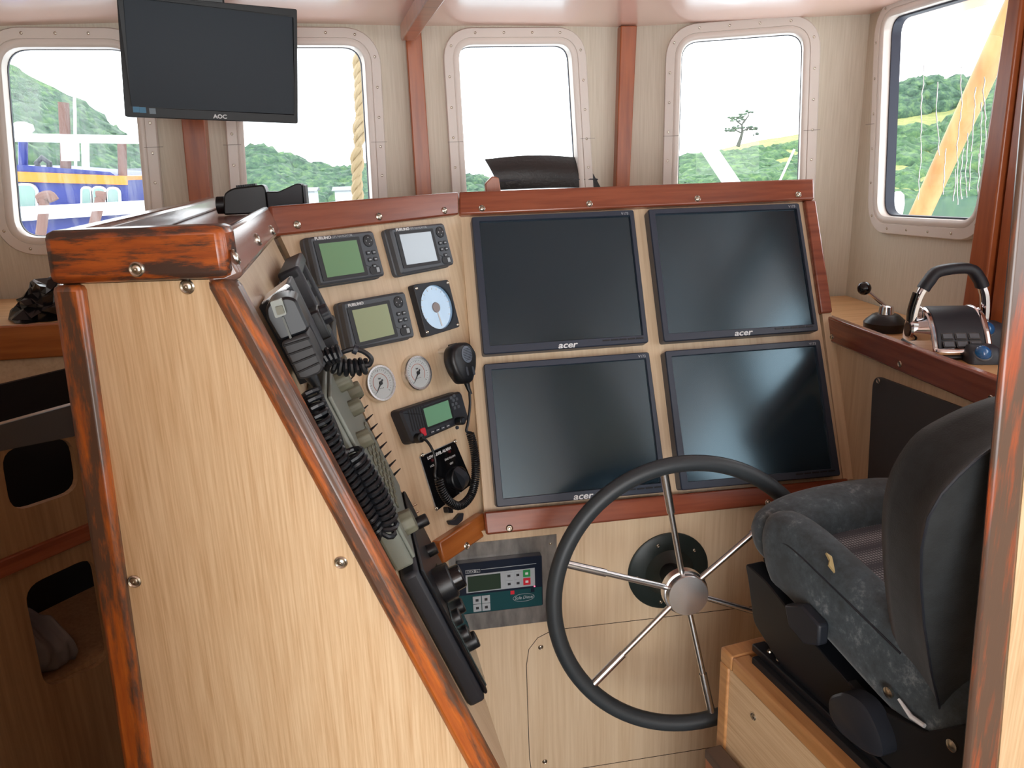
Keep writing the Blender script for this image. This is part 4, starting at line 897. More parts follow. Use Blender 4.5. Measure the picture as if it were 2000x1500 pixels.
for j in range(m_): fs += [(j, S_ + j, S_ + j + 1, j + 1), (n_ * (m_ + 1) + j, n_ * (m_ + 1) + j + 1, S_ + n_ * (m_ + 1) + j + 1, S_ + n_ * (m_ + 1) + j)]
MB().add(vs, fs).build('cover', LEA, root, I4)
P2 = px_on(Fk, [(972, 352), (1166, 349), (1168, 351), (973, 354)], .014); MB().prism([(p[0] - ox, p[1] - oy) for p in P2], .008, .016).build('spine_seam', GRYD, root, I4)
p = at_y(957, 358, 1.84); o = MB().prism(rpoly([(-.012, -.03), (.025, -.03), (.02, .012), (.005, .016), (-.012, .0)], .003), -.01, .01).build('wooden_wedge', MAHV, None, Matrix.Translation((p.x, p.y, p.z)) @ Matrix.Rotation(math.pi / 2, 4, 'X'), bevel=.002); tag(o, 'small brown wooden wedge just left of the leather folder', 'wedge')

# ---------------------------------------------------------------- hanging monitor
import itertools
P3 = [V((-.59, 2.119, .419)), V((-.184, 2.176, .399)), V((-.211, 2.181, .128)), V((-.616, 2.124, .149))]
P3 = [EYE + p * .825 for p in P3]; ctr = sum(P3, V()) / 4
Fa = frame(ctr, P3[1] - P3[0] + P3[2] - P3[3], P3[0] - P3[3] + P3[1] - P3[2])
root = thing('hanging_monitor', Fa, 'black widescreen monitor hanging from the ceiling before the left windows', 'monitor')
Q = ccw(rpoly(px_on(Fa, [(227, -14), (580, 18), (582, 241), (244, 228)]), .004, 4)); S = ccw(rpoly(px_on(Fa, [(241, -6), (572, 33), (575, 224), (256, 208)]), .001, 3))
MB().loft([l3(offs(Q, -.012), -.035), l3(Q, -.022), l3(Q, -.001), l3(offs(Q, -.001), 0), l3(offs(S, .001), 0), l3(S, -.004)], None, True, False).build('bezel', BLKH, root, I4, ang=30)
MB().add(l3(offs(S, .001), -.0035), [tuple(range(len(S)))]).build('screen', SCRA, root, I4, smooth=False)
u, v = uv(Fa, 430, 228); text('AOC', 'maker_lettering', .011, WHT, root, Matrix.Translation((u, v, .0003)), sx=1.1, bold=.0004)
for a, c, m in ((266, 214, mat('blue sticker', srgb(40, 120, 160), .4)), (279, 215, MATS['blue sticker']), (298, 217, mat('grey sticker', srgb(110, 128, 140), .4))):
    u, v = uv(Fa, a, c); MB().box(u - .006, u + .006, v - .0055, v + .0055, 0, .0006).build('sticker', m, root, I4, smooth=False)
zt_ = Fa.inverted() @ V((ctr.x, ctr.y + .06, zceil(ctr.x)));
MB().box(-.03, .03, -.02, zt_.y + .0, -.085, -.055).build('ceiling_bracket', BLK, root, I4, bevel=.003); MB().box(-.05, .05, -.05, .05, -.056, -.034).build('mount_plate', BLK, root, I4, bevel=.002)

# ---------------------------------------------------------------- throttle, joystick, blue domes on the bench
def at_bench(px, py): return at_z(px, py, bz)
jb = at_bench(1727, 645); root = thing('joystick', Matrix.Translation(jb) @ Matrix.Scale(1.2, 4), 'black ball topped joystick on a conical chrome collar beside the throttle', 'joystick')
MB().lathe([(.037, .0005), (.038, .016), (.034, .021), (.024, .030), (.020, .032)], 36).build('base', BLK, root, I4)
MB().lathe([(.0145, .030), (.0125, .046), (.008, .048)], 28).build('collar', CHR, root, I4)
tip = V((-.047, .004, .082)); MB().tube([(0, 0, .044), tuple(tip)], .0040, 12).build('stick', STEEL, root, I4); MB().sphere(tuple(tip), .0125, 20, 14).build('ball', BLKG, root, I4)
# throttle
tb = at_bench(1842, 684); yaw = math.radians(-14); FT_ = Matrix.Translation(tb) @ Matrix.Rotation(yaw, 4, 'Z') @ Matrix.Scale(1.1, 4)
root = thing('throttle_control', FT_, 'arched chrome and black throttle lever over a keypad housing', 'throttle')
# local: x right, y forward, z up; housing profile in y-z
prof = [(-.068, .006), (-.066, .018), (-.050, .046), (-.030, .068), (-.005, .080), (.025, .080), (.050, .066), (.062, .04), (.066, .006)]
def side(prof, x0, x1, name, m, parent, bev=.004, sc_=1.0):
    L = [[(x, p[0] * sc_, p[1] * sc_) for p in rpoly(prof, .012, 4)] for x in (x0, x1)]; return MB().loft(L).build(name, m, parent, I4, bevel=bev)
side(prof, -.040, .044, 'housing', BLKF, root, .005)
side([(p[0] * 1.05, p[1] * 1.02) for p in prof], -.048, -.038, 'chrome_side', CHR, root, .003); side([(p[0] * 1.05, p[1] * 1.02) for p in prof], .042, .052, 'chrome_side', CHR, root, .003)
MB().box(-.050, .054, -.078, .070, .0005, .009).build('base_plate', BLK, root, I4, bevel=.004); MB().box(-.046, .050, -.082, -.060, .009, .021).build('chrome_front', CHR, root, I4, bevel=.006)
nk = V((0, -.022, .020)).normalized(); Fk2 = frame((.002, -.0575, .034), (1, 0, 0), (0, .62, .78))
for i in range(3):
    for j in range(2):
        r4 = rrect(-.033 + i * .0225, -.013 + i * .0225, -.017 + j * .0155, -.004 + j * .0155, .002, 3)
        o = MB().loft([l3(r4, -.002), l3(r4, .0012)]).build('key_border', BLKG, root, Fk2); k_ = MB().loft([l3(offs(r4, -.002), .0), l3(offs(r4, -.002), .0022)]).build('key', mat('grey rubber key', srgb(86, 92, 100), .4), root, Fk2)
# pivots and arch
for s, x in ((-1, -.056), (1, .058)):
    MB().lathe([(.021, -.010), (.021, .008), (.017, .011)], 32, Matrix.Translation((x, .0, .040)) @ Matrix.Rotation(math.pi / 2 * s, 4, 'Y')).build('pivot', CHR, root, I4)
    MB().lathe([(.014, .010), (.013, .0125)], 28, Matrix.Translation((x, .0, .040)) @ Matrix.Rotation(math.pi / 2 * s, 4, 'Y')).build('pivot_cap', BLKG, root, I4)
A_ = lambda pts: smooth_path([V(p) for p in pts], 5)
th = .010
def strap(pts, wy, wz, name, m):
    L = []; P = A_(pts)
    for i, p in enumerate(P):
        t = (P[min(i + 1, len(P) - 1)] - P[max(i - 1, 0)]).normalized(); b_ = V((0, 1, 0)); n2 = t.cross(b_).normalized()
        L.append([tuple(p + b_ * wy * cx_ + n2 * wz * cy_) for cx_, cy_ in ((-1, -.5), (-.6, -1), (.6, -1), (1, -.5), (1, .5), (.6, 1), (-.6, 1), (-1, .5))])
    return MB().loft(L).build(name, m, root, I4, bevel=0, ang=50)
strap([(-.062, .0, .040), (-.060, .0, .07), (-.055, .0, .098), (-.047, .0, .118)], .011, .006, 'arch_leg', CHR)
strap([(.064, .0, .040), (.064, .0, .07), (.060, .0, .100), (.052, .0, .120)], .011, .006, 'arch_leg', CHR)
strap([(-.048, .0, .114), (-.040, .0, .128), (-.024, .0, .146), (.026, .0, .150), (.046, .0, .132), (.054, .0, .117)], .013, .009, 'grip', BLKF)
strap([(-.0665, .001, .055), (-.0665, .001, .075), (-.060, .001, .108)], .0095, .002, 'leg_inlay', BLKG)
# two blue domes
for (a, b, lab) in ((1934, 678, 'blue dome switch in a grey housing, the farther one beside the throttle'), (1918, 714, 'blue dome switch in a grey housing, the nearer one by the fiddle rail')):
    h_ = .030 if a > 1925 else 0.0; p = V((1.150, 1.325, bz + h_)) if h_ else V((1.094, 1.262, bz)); root = thing('dome_switch', Matrix.Translation(p) @ Matrix.Rotation(-.3, 4, 'Z'), lab, 'switch', 'blue dome switches')
    MB().loft([l3(rrect(-.026, .030, -.024, .022, .010), .0005 - h_), l3(rrect(-.026, .030, -.024, .022, .010), .014), l3(rrect(-.022, .028, -.014, .020, .010), .030), l3(rrect(-.016, .022, -.006, .014, .006), .033)]).build('housing', GRYD, root, I4, ang=60)
    MB().sphere((0, 0, 0), .0155, 24, 16).build('dome', BLUE, root, Matrix.Translation((-.003, -.014, .020)))
    MB().torus(.0155, .0025, None, 28, 8).build('dome_ring', GRY, root, frame((-.003, -.016, .021), (1, 0, 0), (0, .7, .7)))

# ---------------------------------------------------------------- seat pedestal
BC = at_y(1407, 1262, 1.13); BC = V((BC.x, BC.y, BC.z)); bd = V((-.163, .987, 0)).normalized(); br = V((bd.y, -bd.x, 0))
FP = Matrix(((br.x, bd.x, 0, BC.x), (br.y, bd.y, 0, BC.y), (0, 0, 1, 0), (0, 0, 0, 1)))   # x right, y forward (bow), z up, origin at the front left corner on the floor
H_ = BC.z
root = thing('seat_pedestal', FP, 'oak edged veneered box carrying the helm seat', 'box'); PW, PL = .40, .72
t_ = .030
for nm, (x0, x1, y0, y1, z0, z1) in dict(front_edge=(0, PW, -.036, 0, H_ - t_, H_), left_edge=(0, .036, -PL, -.0365, H_ - t_, H_), right_edge=(PW - .036, PW, -PL, -.0365, H_ - t_, H_)).items():
    MB().box(x0, x1, y0, y1, z0, z1).build('edge_strip', BOXW, root, I4, bevel=.004)
MB().box(.034, PW - .034, -PL, -.034, H_ - .02, H_ - .008).build('top_panel', OAKX, root, I4)
MB().box(.004, .012, -PL, -.022, .02, H_ - t_).build('side_panel', OAK, root, I4); MB().box(.02, PW, -.012, -.004, .02, H_ - t_).build('front_panel', OAK, root, I4)
MB().box(0, .024, -.026, 0, .0, H_ - t_).build('corner_post', BOXW, root, I4, bevel=.003)
q = root.matrix_world.inverted() @ at_y(1472, 1399, 1.0)
Fs = frame(BC, -bd, (0, 0, 1)); qq = on(Fs, 1472, 1399, -.004); qw = Fs @ V((qq.x, qq.y, .0)); ql = FP.inverted() @ qw
screw(root, Matrix.Translation((.004, ql.y, ql.z)) @ Matrix.Rotation(-math.pi / 2, 4, 'Y'), .007)
# step below
st = at_y(1376, 1462, 1.10); root = thing('step', Matrix.Translation((st.x, st.y, 0)), 'worn mahogany edged step at the foot of the seat pedestal', 'step')
MB().box(0, .034, -.5, 0, st.z - .02, st.z).build('tread', mat('worn grey tread', srgb(96, 80, 68), .7), root, Matrix.Rotation(.16, 4, 'Z'), bevel=.003)
MB().box(.002, .032, -.5, -.002, .0, st.z - .02).build('riser', MAHV, root, Matrix.Rotation(.16, 4, 'Z'))

# ---------------------------------------------------------------- helm seat
root = thing('helm_chair', FP @ Matrix.Translation((0, 0, H_)), 'grey fabric helm seat with worn bolsters on a black slide base', 'seat')
ST = root
# seat coordinates: x right, y forward, z up from the pedestal top
def srbox(x0, x1, y0, y1, z0, z1, T=None): return MB().box(x0, x1, y0, y1, z0, z1, T)
def soft(cage, faces, name, m, lv=2):
    mb = MB().add(cage, faces); o = mb.build(name, m, root, I4, ang=180); s = o.modifiers.new('soft', 'SUBSURF'); s.levels = lv; s.render_levels = lv; return o
def sausage(pts, rx, rz, name, m, n=10, caps=True):
    P = smooth_path(pts, 5); L = []
    for i, p in enumerate(P):
        t = (P[min(i + 1, len(P) - 1)] - P[max(i - 1, 0)]).normalized(); up = V((0, 0, 1)); sd = t.cross(up).normalized(); up2 = sd.cross(t)
        f = 1.0
        if i < 3: f = (.45, .8, .95)[i]
        if i > len(P) - 4: f = (.45, .8, .95)[len(P) - 1 - i]
        kx = rx(i / (len(P) - 1)) if callable(rx) else rx; kz = rz(i / (len(P) - 1)) if callable(rz) else rz
        L.append([tuple(p + sd * kx * f * math.copysign(abs(math.cos(a)) ** .8, math.cos(a)) + up2 * kz * f * math.copysign(abs(math.sin(a)) ** .8, math.sin(a))) for a in [2 * math.pi * k / 20 for k in range(20)]])
    return MB().loft(L).build(name, m, root, I4, ang=80)
xl = .045
# left bolster: falls towards the back
sausage([(xl + .038, -.03, .192), (xl + .038, -.09, .205), (xl + .038, -.2, .185), (xl + .038, -.34, .155), (xl + .038, -.46, .145)], .040, .070, 'left_bolster', FABW)
sausage([(xl + .02, -.025, .198), (xl + .10, -.012, .215), (xl + .20, -.008, .218), (xl + .29, -.014, .215), (xl + .335, -.03, .20)], .055, .055, 'front_bolster', FABW)
sausage([(xl + .315, -.015, .205), (xl + .315, -.1, .215), (xl + .315, -.3, .18), (xl + .315, -.46, .155)], .05, .066, 'right_bolster', FABW)
MB().loft([[(xl + .06, -.04, .15), (xl + .30, -.04, .15), (xl + .30, -.48, .11), (xl + .06, -.48, .11)], [(xl + .06, -.04, .222), (xl + .30, -.04, .222), (xl + .30, -.48, .17), (xl + .06, -.48, .17)]]).build('seat_cushion', MESHF, root, I4, bevel=.012)
# plastic skirt on the left side
P = [(-.012, .135), (-.0, .16), (-.06, .155), (-.22, .105), (-.36, .075), (-.52, .07), (-.52, .022), (-.12, .022), (-.035, .06)]
MB().loft([[(xl - .004, a, b) for a, b in rpoly(P, .012, 3)], [(xl + .03, a, b) for a, b in rpoly(P, .012, 3)]]).build('side_skirt', BLK, root, I4, bevel=.004)
MB().loft([[(xl + .035, a, b) for a, b in P], [(xl + .34, a, b) for a, b in P]]).build('seat_pan', BLKM, root, I4)
# height lever / recline disc
def sidepx(px, py, x):
    F_ = frame(root.matrix_world @ V((x, 0, 0)), bd, (0, 0, 1)); q = on(F_, px, py); return root.matrix_world.inverted() @ (F_ @ q)
Lp = [sidepx(a, b, xl - .02) for a, b in ((1533, 1180), (1565, 1182), (1602, 1222), (1600, 1262), (1570, 1258), (1540, 1222))]
MB().loft([[(xl - .022, p.y, p.z) for p in Lp], [(xl - .003, p.y, p.z) for p in Lp]]).build('adjuster_lever', BLKF, root, I4, bevel=.004)
dc = sidepx(1665, 1400, xl - .02); mb = MB()
Dp = [sidepx(a, b, xl - .03) for a, b in ((1620, 1360), (1650, 1350), (1690, 1375), (1720, 1440), (1727, 1482), (1690, 1470), (1640, 1430), (1618, 1390))]
Dp = rpoly([(p.y, p.z) for p in Dp], .02, 4)
MB().loft([[(xl - .004, a, b) for a, b in Dp], [(xl - .030, a, b) for a, b in Dp], [(xl - .033, (a - dc.y) * .9 + dc.y, (b - dc.z) * .9 + dc.z) for a, b in Dp]]).build('recline_dial', BLKF, root, I4, ang=40)
# rails on the pedestal
for x in (xl + .0, xl + .29):
    MB().box(x - .022, x + .022, -.60, -.06, -.0075, .012).build('slide_rail', BLKM, root, I4, bevel=.002); MB().box(x - .012, x + .014, -.58, -.045, .012, .026).build('slide_rail', BLK, root, I4, bevel=.002)
for y in (-.075, -.10): MB().lathe([(.005, .0265), (.004, .029)], 10, Matrix.Translation((xl + .002, y, 0))).build('rail_bolt', BRS, root, I4)
# hinge side plate and bits of mechanism
P = [(-.30, .09), (-.26, .10), (-.34, .02), (-.56, -.0), (-.62, .03), (-.60, .14), (-.48, .20), (-.40, .12)]
MB().loft([[(xl - .006, a, b) for a, b in P], [(xl + .012, a, b) for a, b in P]]).build('hinge_plate', BLKM, root, I4, bevel=.003)
for px, py in ((1738, 1352), (1862, 1455)):
    p = sidepx(px, py, xl - .006); MB().lathe([(.008, 0), (.008, .004), (.004, .006)], 16).build('hinge_bolt', BRS, root, Matrix.Translation(p) @ Matrix.Rotation(-math.pi / 2, 4, 'Y'))
p0 = sidepx(1755, 1365, xl - .008); p1 = sidepx(1780, 1400, xl - .008); p2 = sidepx(1806, 1418, xl - .008)
MB().tube([p0, p1, p2], [.002, .0035, .003], 8).build('cable_tie', WHTP, root, I4)
# backrest: silhouette on a reclining plane
Fbk = frame(root.matrix_world @ V((xl, -.385, .06)), br, V((0, 0, 1)) * .97 - bd * .23)
sil = [(1832, 1470), (1800, 1380), (1775, 1290), (1762, 1210), (1756, 1120), (1757, 1040), (1769, 975), (1794, 922), (1832, 874), (1882, 842), (1945, 812), (2010, 792), (2100, 786), (2190, 815)]
rear = [(1860, 1490), (1838, 1400), (1818, 1310), (1804, 1220), (1798, 1140), (1799, 1070), (1812, 1010), (1838, 965), (1870, 930), (1905, 898), (1955, 862), (2015, 838), (2100, 830), (2185, 850)]
def outline(px_list, w, dx):
    S = [V((p[0], p[1])) for p in px_on(Fbk, px_list, w)]; xr_ = max(S[3].x + .34, S[-1].x + .03) - dx; zt = S[-1].y
    return [(p.x, p.y) for p in smooth_path([V((p.x, p.y, 0)) for p in S + [V((xr_, zt - .12)), V((xr_, .1)), V((xr_ - .06, S[0].y))]], 3)]
OA = outline(sil, -.065, 0); OB = outline(rear, 0, .03)
if sum(OA[i][0] * OA[(i + 1) % len(OA)][1] - OA[(i + 1) % len(OA)][0] * OA[i][1] for i in range(len(OA))) < 0: OA.reverse(); OB.reverse()
def mixl(a, b, t): return [(p[0] * (1 - t) + q[0] * t, p[1] * (1 - t) + q[1] * t) for p, q in zip(a, b)]
S1 = px_on(Fbk, sil); S1 = [V((p[0], p[1])) for p in S1]
xr_ = max(S1[3].x + .42, S1[-1].x + .03); ztop = S1[-1].y
out = S1 + [V((xr_, ztop - .12)), V((xr_, .1)), V((xr_ - .06, S1[0].y))]
out = ccw([tuple(p) for p in smooth_path([V((p.x, p.y, 0)) for p in out], 3)]); out = [(p[0], p[1]) for p in out]
MB().loft([l3(offs(OA, -.034), -.110), l3(offs(OA, -.006), -.100), l3(OA, -.080), l3(mixl(OA, OB, .12), -.050), l3(mixl(OA, OB, .45), -.022), l3(mixl(OA, OB, .85), -.002), l3(OB, .000), l3(offs(OB, -.006), .003), l3(offs(OB, -.03), .006)], None, True, True).build('backrest', FAB, root, rel(root, Fbk), ang=75)
MB().tube([(p[0], p[1], .0006) for p in px_on(Fbk, rear, .0)], .0016, 6).build('back_seam', BLKF, root, rel(root, Fbk))
# piping seam and tear on the left bolster
MB().tube(smooth_path([(xl + .004, -.045, .222), (xl + .003, -.10, .240), (xl + .003, -.2, .224), (xl + .003, -.34, .196)], 5), .002, 6).build('piping', BLKF, root, I4)
MB().prism([(-.016, -.001), (-.004, .005), (.004, .001), (.016, .003), (.010, -.004), (-.002, -.003)], -.001, .003).build('foam_tear', mat('exposed foam', srgb(190, 170, 120), .9), root, Matrix.Translation(sidepx(1622, 1100, xl + .0)) @ Matrix.Rotation(.6, 4, 'X') @ Matrix.Rotation(1.3, 4, 'Z'))

tag(MB().box(-1.9, -.21, .32, .35, 0, 1.62).build('light_blocker', OAK2), kind='structure')  # added out of view to keep the aft light off the port locker
# ---------------------------------------------------------------- port side shelf, lockers
ps = thing('port_shelf', Matrix.Translation((-1.1, 1.7, 0)), 'shelf unit with golden mahogany edging at the far left behind the wing', 'shelf unit')
RP = ps.matrix_world.inverted()
zs_ = 1.335
def ppart(mb, name, m, **k): return mb.build(name, m, ps, RP, **k)
xl_, xr2 = -1.75, -.43
ppart(MB().box(xl_, xr2, 1.6, 2.02, zs_ - .02, zs_ - .004), 'shelf_top', OAKX)
ppart(MB().box(xl_, xr2, 1.585, 1.60, 1.27, zs_ + .002), 'edge_trim', MAHY, bevel=.003)
ppart(MB().box(xl_, xr2, 1.597, 1.607, 1.222, 1.27), 'fascia_panel', OAK2)
ppart(MB().box(xl_, xr2, 1.585, 1.605, 1.197, 1.222), 'lower_trim', MAHY, bevel=.003)
ppart(MB().box(xl_, xr2, 1.98, 2.0, 0, 1.31), 'back_board', GRB)
# crumpled bin liner
bc = at_z(62, 606, zs_); rnd = random.Random(5); mb = MB(); n1, n2 = 22, 10; L = []
tgt = px_on(frame((0, 1.68, 0), (1, 0, 0), (0, 0, 1)), [(6, 628), (22, 560), (30, 552), (100, 548), (110, 600), (104, 634)])
x0_ = tgt[0][0]; x1_ = tgt[5][0] + .05; hh = tgt[2][1] - zs_
for i in range(n2 + 1):
    z = hh * i / n2; sh = 1 - .55 * (i / n2) ** 1.2; L.append([(((x0_ + x1_) / 2 + .02 * i / n2) + (x1_ - x0_) / 2 * sh * math.cos(2 * math.pi * k / n1) * (1 + rnd.uniform(-.13, .13)), 1.72 + .07 * sh * math.sin(2 * math.pi * k / n1) * (1 + rnd.uniform(-.3, .3)), zs_ - .003 + z + (rnd.uniform(-.008, .008) if i else 0)) for k in range(n1)])
o = mb.loft(L).build('plastic_bag', BAG, None, None, smooth=False); tag(o, 'crumpled black plastic bag on the left shelf under the leftmost window', 'bag')
# oblique locker front below with cutouts
Ld = V((.64, .77, 0)).normalized(); LO = at_y(0, 1110, 1.18); FLk = frame((LO.x, LO.y, 0), Ld, (0, 0, 1))
lk = thing('locker', Matrix.Translation((LO.x, LO.y, 0)), 'oak locker front, shade in its veneer colour, with rounded openings at the lower left', 'locker')
RK = lk.matrix_world.inverted() @ FLk
zt0 = uv(FLk, 0, 1110)[1]
cutA = px_on(FLk, [(0, 880), (140, 852), (156, 958), (22, 1003)]); cutB = px_on(FLk, [(46, 1148), (182, 1085), (215, 1290), (88, 1348)])
def panel_hole(F_, x0, x1, y0, y1, hole, name, m, parent, T):
    cx_ = sum(p[0] for p in hole) / len(hole); cy_ = sum(p[1] for p in hole) / len(hole); hole = ccw(rpoly(hole, .03, 5)); ang = lambda p: math.atan2(p[1] - cy_, p[0] - cx_)
    def cast(p):
        dx, dy = p[0] - cx_, p[1] - cy_; ts = []
        if dx > 1e-9: ts.append((x1 - cx_) / dx)
        if dx < -1e-9: ts.append((x0 - cx_) / dx)
        if dy > 1e-9: ts.append((y1 - cy_) / dy)
        if dy < -1e-9: ts.append((y0 - cy_) / dy)
        t = min(ts); return (cx_ + dx * t, cy_ + dy * t)
    it = [(ang(p), p, cast(p)) for p in hole]
    for c in ((x0, y0), (x1, y0), (x1, y1), (x0, y1)):
        q = min(hole, key=lambda p: abs((ang(p) - ang(c) + math.pi) % (2 * math.pi) - math.pi)); it.append((ang(c), q, c))
    it.sort(key=lambda i: i[0]); O = [i[2] for i in it]; I_ = [i[1] for i in it]
    return MB().loft([l3(O, -.012), l3(O, 0), l3(I_, 0), l3(I_, -.012), l3(O, -.012)], None, False, False).build(name, m, parent, T, smooth=False)
xa, xb = -.35, .40; ztop_ = uv(FLk, 140, 790)[1]; DOAK = veneer('shaded oak veneer', srgb(150, 116, 84), srgb(164, 130, 96), srgb(130, 98, 68), (140, 4, 140))  # DOAK: oak colour darkened to carry the deep shade around the locker
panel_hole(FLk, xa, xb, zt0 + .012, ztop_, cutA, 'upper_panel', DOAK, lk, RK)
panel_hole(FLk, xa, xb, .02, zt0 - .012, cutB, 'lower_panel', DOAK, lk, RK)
gt = cutA[0][1] - .002
MB().prism([(xa, gt), (cutA[0][0], cutA[0][1]), (cutA[1][0], cutA[1][1]), (xb, cutA[1][1]), (xb, ztop_), (xa, ztop_)], .0005, .004).build('grey_board', GRB, lk, RK)
MB().box(xa, xb, zt0 - .014, zt0 + .014, -.01, .008).build('rail', MAH, lk, RK, bevel=.002)
MB().box(xa, xb, .0, .02, -.01, .008).build('bottom_rail', MAH, lk, RK); MB().box(xa, xb, 0, ztop_, -.26, -.25).build('back_board', BLKM, lk, RK)
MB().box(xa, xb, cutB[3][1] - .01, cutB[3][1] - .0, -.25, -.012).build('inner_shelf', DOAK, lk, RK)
# cloth bundle in the lower opening
rnd = random.Random(9); cx0, cx1 = cutB[3][0] + .004, (cutB[3][0] + cutB[2][0]) / 2 + .02; zb = min(cutB[3][1], cutB[2][1]) - .001; L = []
for i in range(12):
    a = i / 11; hgt = (.13 - .05 * a + .012 * math.sin(9 * a)) * (.55 if i in (0, 11) else 1); L.append([(cx0 + (cx1 - cx0) * a, zb + .001 + hgt * (.5 + .5 * math.sin(2 * math.pi * k / 20)) * rnd.uniform(.8, 1.1), -.10 + .085 * math.cos(2 * math.pi * k / 20) * rnd.uniform(.8, 1.15)) for k in range(20)])
o = MB().loft(L).build('cloth_bundle', CLO, None, FLk, ang=180); sb = o.modifiers.new('soft', 'SUBSURF'); sb.levels = 1; sb.render_levels = 1; tag(o, 'grey cloth bundle stuffed in the lower rounded locker opening', 'cloth')

# ---------------------------------------------------------------- outside
def far_pt(px, py, y): return at_y(px, py, y)
def ridge(name, pts, y, zb, thick, m, bumps, parent=None, seed=1):
    """wooded or grassy hillside from a skyline (photo points) falling towards the viewer"""
    rnd = random.Random(seed); P = smooth_path([far_pt(a, b, y) for a, b in pts], 6); L = []; rows = 10
    for j in range(rows + 1):
        t = j / rows; L.append([V((p.x * (1 - .35 * t), y - thick * t + rnd.uniform(-bumps, bumps), p.z * (1 - t) ** 1.3 + zb * (1 - (1 - t) ** 1.3) + rnd.uniform(-bumps, bumps) * (j > 0) * .5)) for p in P])
    L.insert(0, [V((p.x, y + 4, zb)) for p in P])
    o = MB().loft(L, None, False, False, False).build(name, m, None, None, ang=80); return o
def crown(mb, c, r, rnd, flat=.8, sub=9):
    n, m = 10, 7; L = []
    for i in range(1, m):
        L.append([V((c[0] + r * math.sin(math.pi * i / m) * math.cos(2 * math.pi * k / n) * rnd.uniform(.78, 1.2), c[1] + r * math.sin(math.pi * i / m) * math.sin(2 * math.pi * k / n) * rnd.uniform(.78, 1.2), c[2] - flat * r * math.cos(math.pi * i / m) * rnd.uniform(.85, 1.15))) for k in range(n)])
    mb.loft(L)
def woods(name, region, n, y0, y1, r0, r1, label, seed, m=LEAF):
    """overlapping leafy crowns filling a region (lower and upper skyline given as px polyline)"""
    rnd = random.Random(seed); mb = MB()
    for _ in range(n):
        t = rnd.random(); i = min(int(t * (len(region) - 1)), len(region) - 2); f = t * (len(region) - 1) - i
        x = region[i][0] + (region[i + 1][0] - region[i][0]) * f; top = region[i][1] + (region[i + 1][1] - region[i][1]) * f; bot = region[i][2] + (region[i + 1][2] - region[i][2]) * f
        s = rnd.random() ** 1.0; y = y1 + (y0 - y1) * s; r = rnd.uniform(r0, r1) * y / y1; p = far_pt(x, top + (bot - top) * s, y); crown(mb, (p.x, p.y, p.z - r * .7), r, rnd)
    o = mb.build(name, m, None, None, ang=60); tag(o, label, 'trees', None, 'stuff'); return o
tag(MB().box(-250, 250, 2.6, 300, -2.6, -2.4).build('sea', WATER), 'harbour water beyond the windows', 'water', None, 'stuff')
hill = ridge('grassy_hill', [(1150, 345), (1300, 322), (1410, 291), (1480, 275), (1560, 262), (1680, 235), (1760, 222), (1880, 196), (2050, 150)], 120, -2, 50, GRAS, .3); tag(hill, 'grassy hillside rising to the right beyond the two right windows', 'hill')
hill2 = ridge('wooded_bank', [(-200, 100), (0, 120), (60, 150), (130, 185), (240, 260), (300, 300), (420, 330), (600, 345), (900, 352)], 110, -2, 40, BUSH, .4, None, 4); tag(hill2, 'dark wooded bank beyond the two left windows', 'hill')
woods('woodland', [(1300, 314, 380), (1370, 296, 390), (1410, 290, 390), (1460, 288, 390), (1560, 276, 400), (1640, 262, 420)], 300, 60, 110, 1.6, 3.2, 'dense green woodland on the hill behind the fourth window', 2, BUSH)
woods('woodland', [(1740, 245, 440), (1850, 240, 450), (1900, 200, 450), (2020, 120, 460)], 260, 50, 104, 1.6, 3.2, 'green scrub covering the slope behind the streaked right window', 3, BUSH)
woods('woodland', [(1745, 172, 215), (1790, 148, 208), (1840, 142, 200), (1900, 150, 190), (1960, 150, 180)], 120, 118, 122, 1.6, 2.8, 'belt of trees along the hilltop above the grass', 5, LEAF)
woods('woodland', [(0, 140, 260), (60, 165, 300), (130, 190, 330), (210, 250, 350), (300, 290, 380)], 330, 60, 105, 1.8, 3.6, 'tall dark trees on the bank behind the leftmost window', 6, LEAF)
woods('woodland', [(480, 285, 385), (515, 272, 385), (545, 290, 385), (590, 312, 385), (640, 322, 385), (700, 320, 385), (730, 322, 385)], 190, 70, 90, 1.4, 2.6, 'rounded trees on the far shore behind the second window', 7, LEAF)
woods('woodland', [(905, 340, 385), (925, 336, 385), (950, 346, 385)], 30, 70, 90, 1.0, 1.8, 'small clump of trees at the bottom left of the middle window', 8, LEAF)
# lone wind-bent tree
y = 112; g0 = far_pt(1441, 282, y)
root = thing('lone_tree', Matrix.Translation(g0), 'lone windswept tree on the hill skyline in the fourth window', 'tree')
def tp(px, py): return far_pt(px, py, y) - g0
BARK = mat('tree bark', srgb(70, 74, 62), .9)
MB().tube([tp(1441, 286), tp(1446, 272), tp(1450, 258), tp(1449, 244), tp(1455, 232)], [.32, .26, .2, .15, .08], 8).build('trunk', BARK, root, I4)
mb = MB()
for pts in ([(1449, 260), (1436, 254), (1424, 256)], [(1450, 256), (1464, 250), (1474, 254)], [(1449, 244), (1438, 236)], [(1452, 240), (1462, 226), (1461, 218)]): mb.tube([tp(*p) for p in pts], [.12, .09, .05], 6)
mb.build('branch', BARK, root, I4)
rnd = random.Random(4); mb = MB()
for (a, b, n, sx, sy) in ((1428, 253, 26, 9, 3), (1440, 249, 16, 10, 3), (1468, 250, 18, 9, 3), (1436, 233, 26, 9, 5), (1450, 226, 18, 9, 4), (1461, 218, 8, 4, 3), (1477, 262, 5, 4, 2)):
    for _ in range(n): p = tp(a + rnd.uniform(-sx, sx), b + rnd.uniform(-sy, sy)); crown(mb, (p.x, p.y + rnd.uniform(-1, 1), p.z), rnd.uniform(.12, .26), rnd, .6)
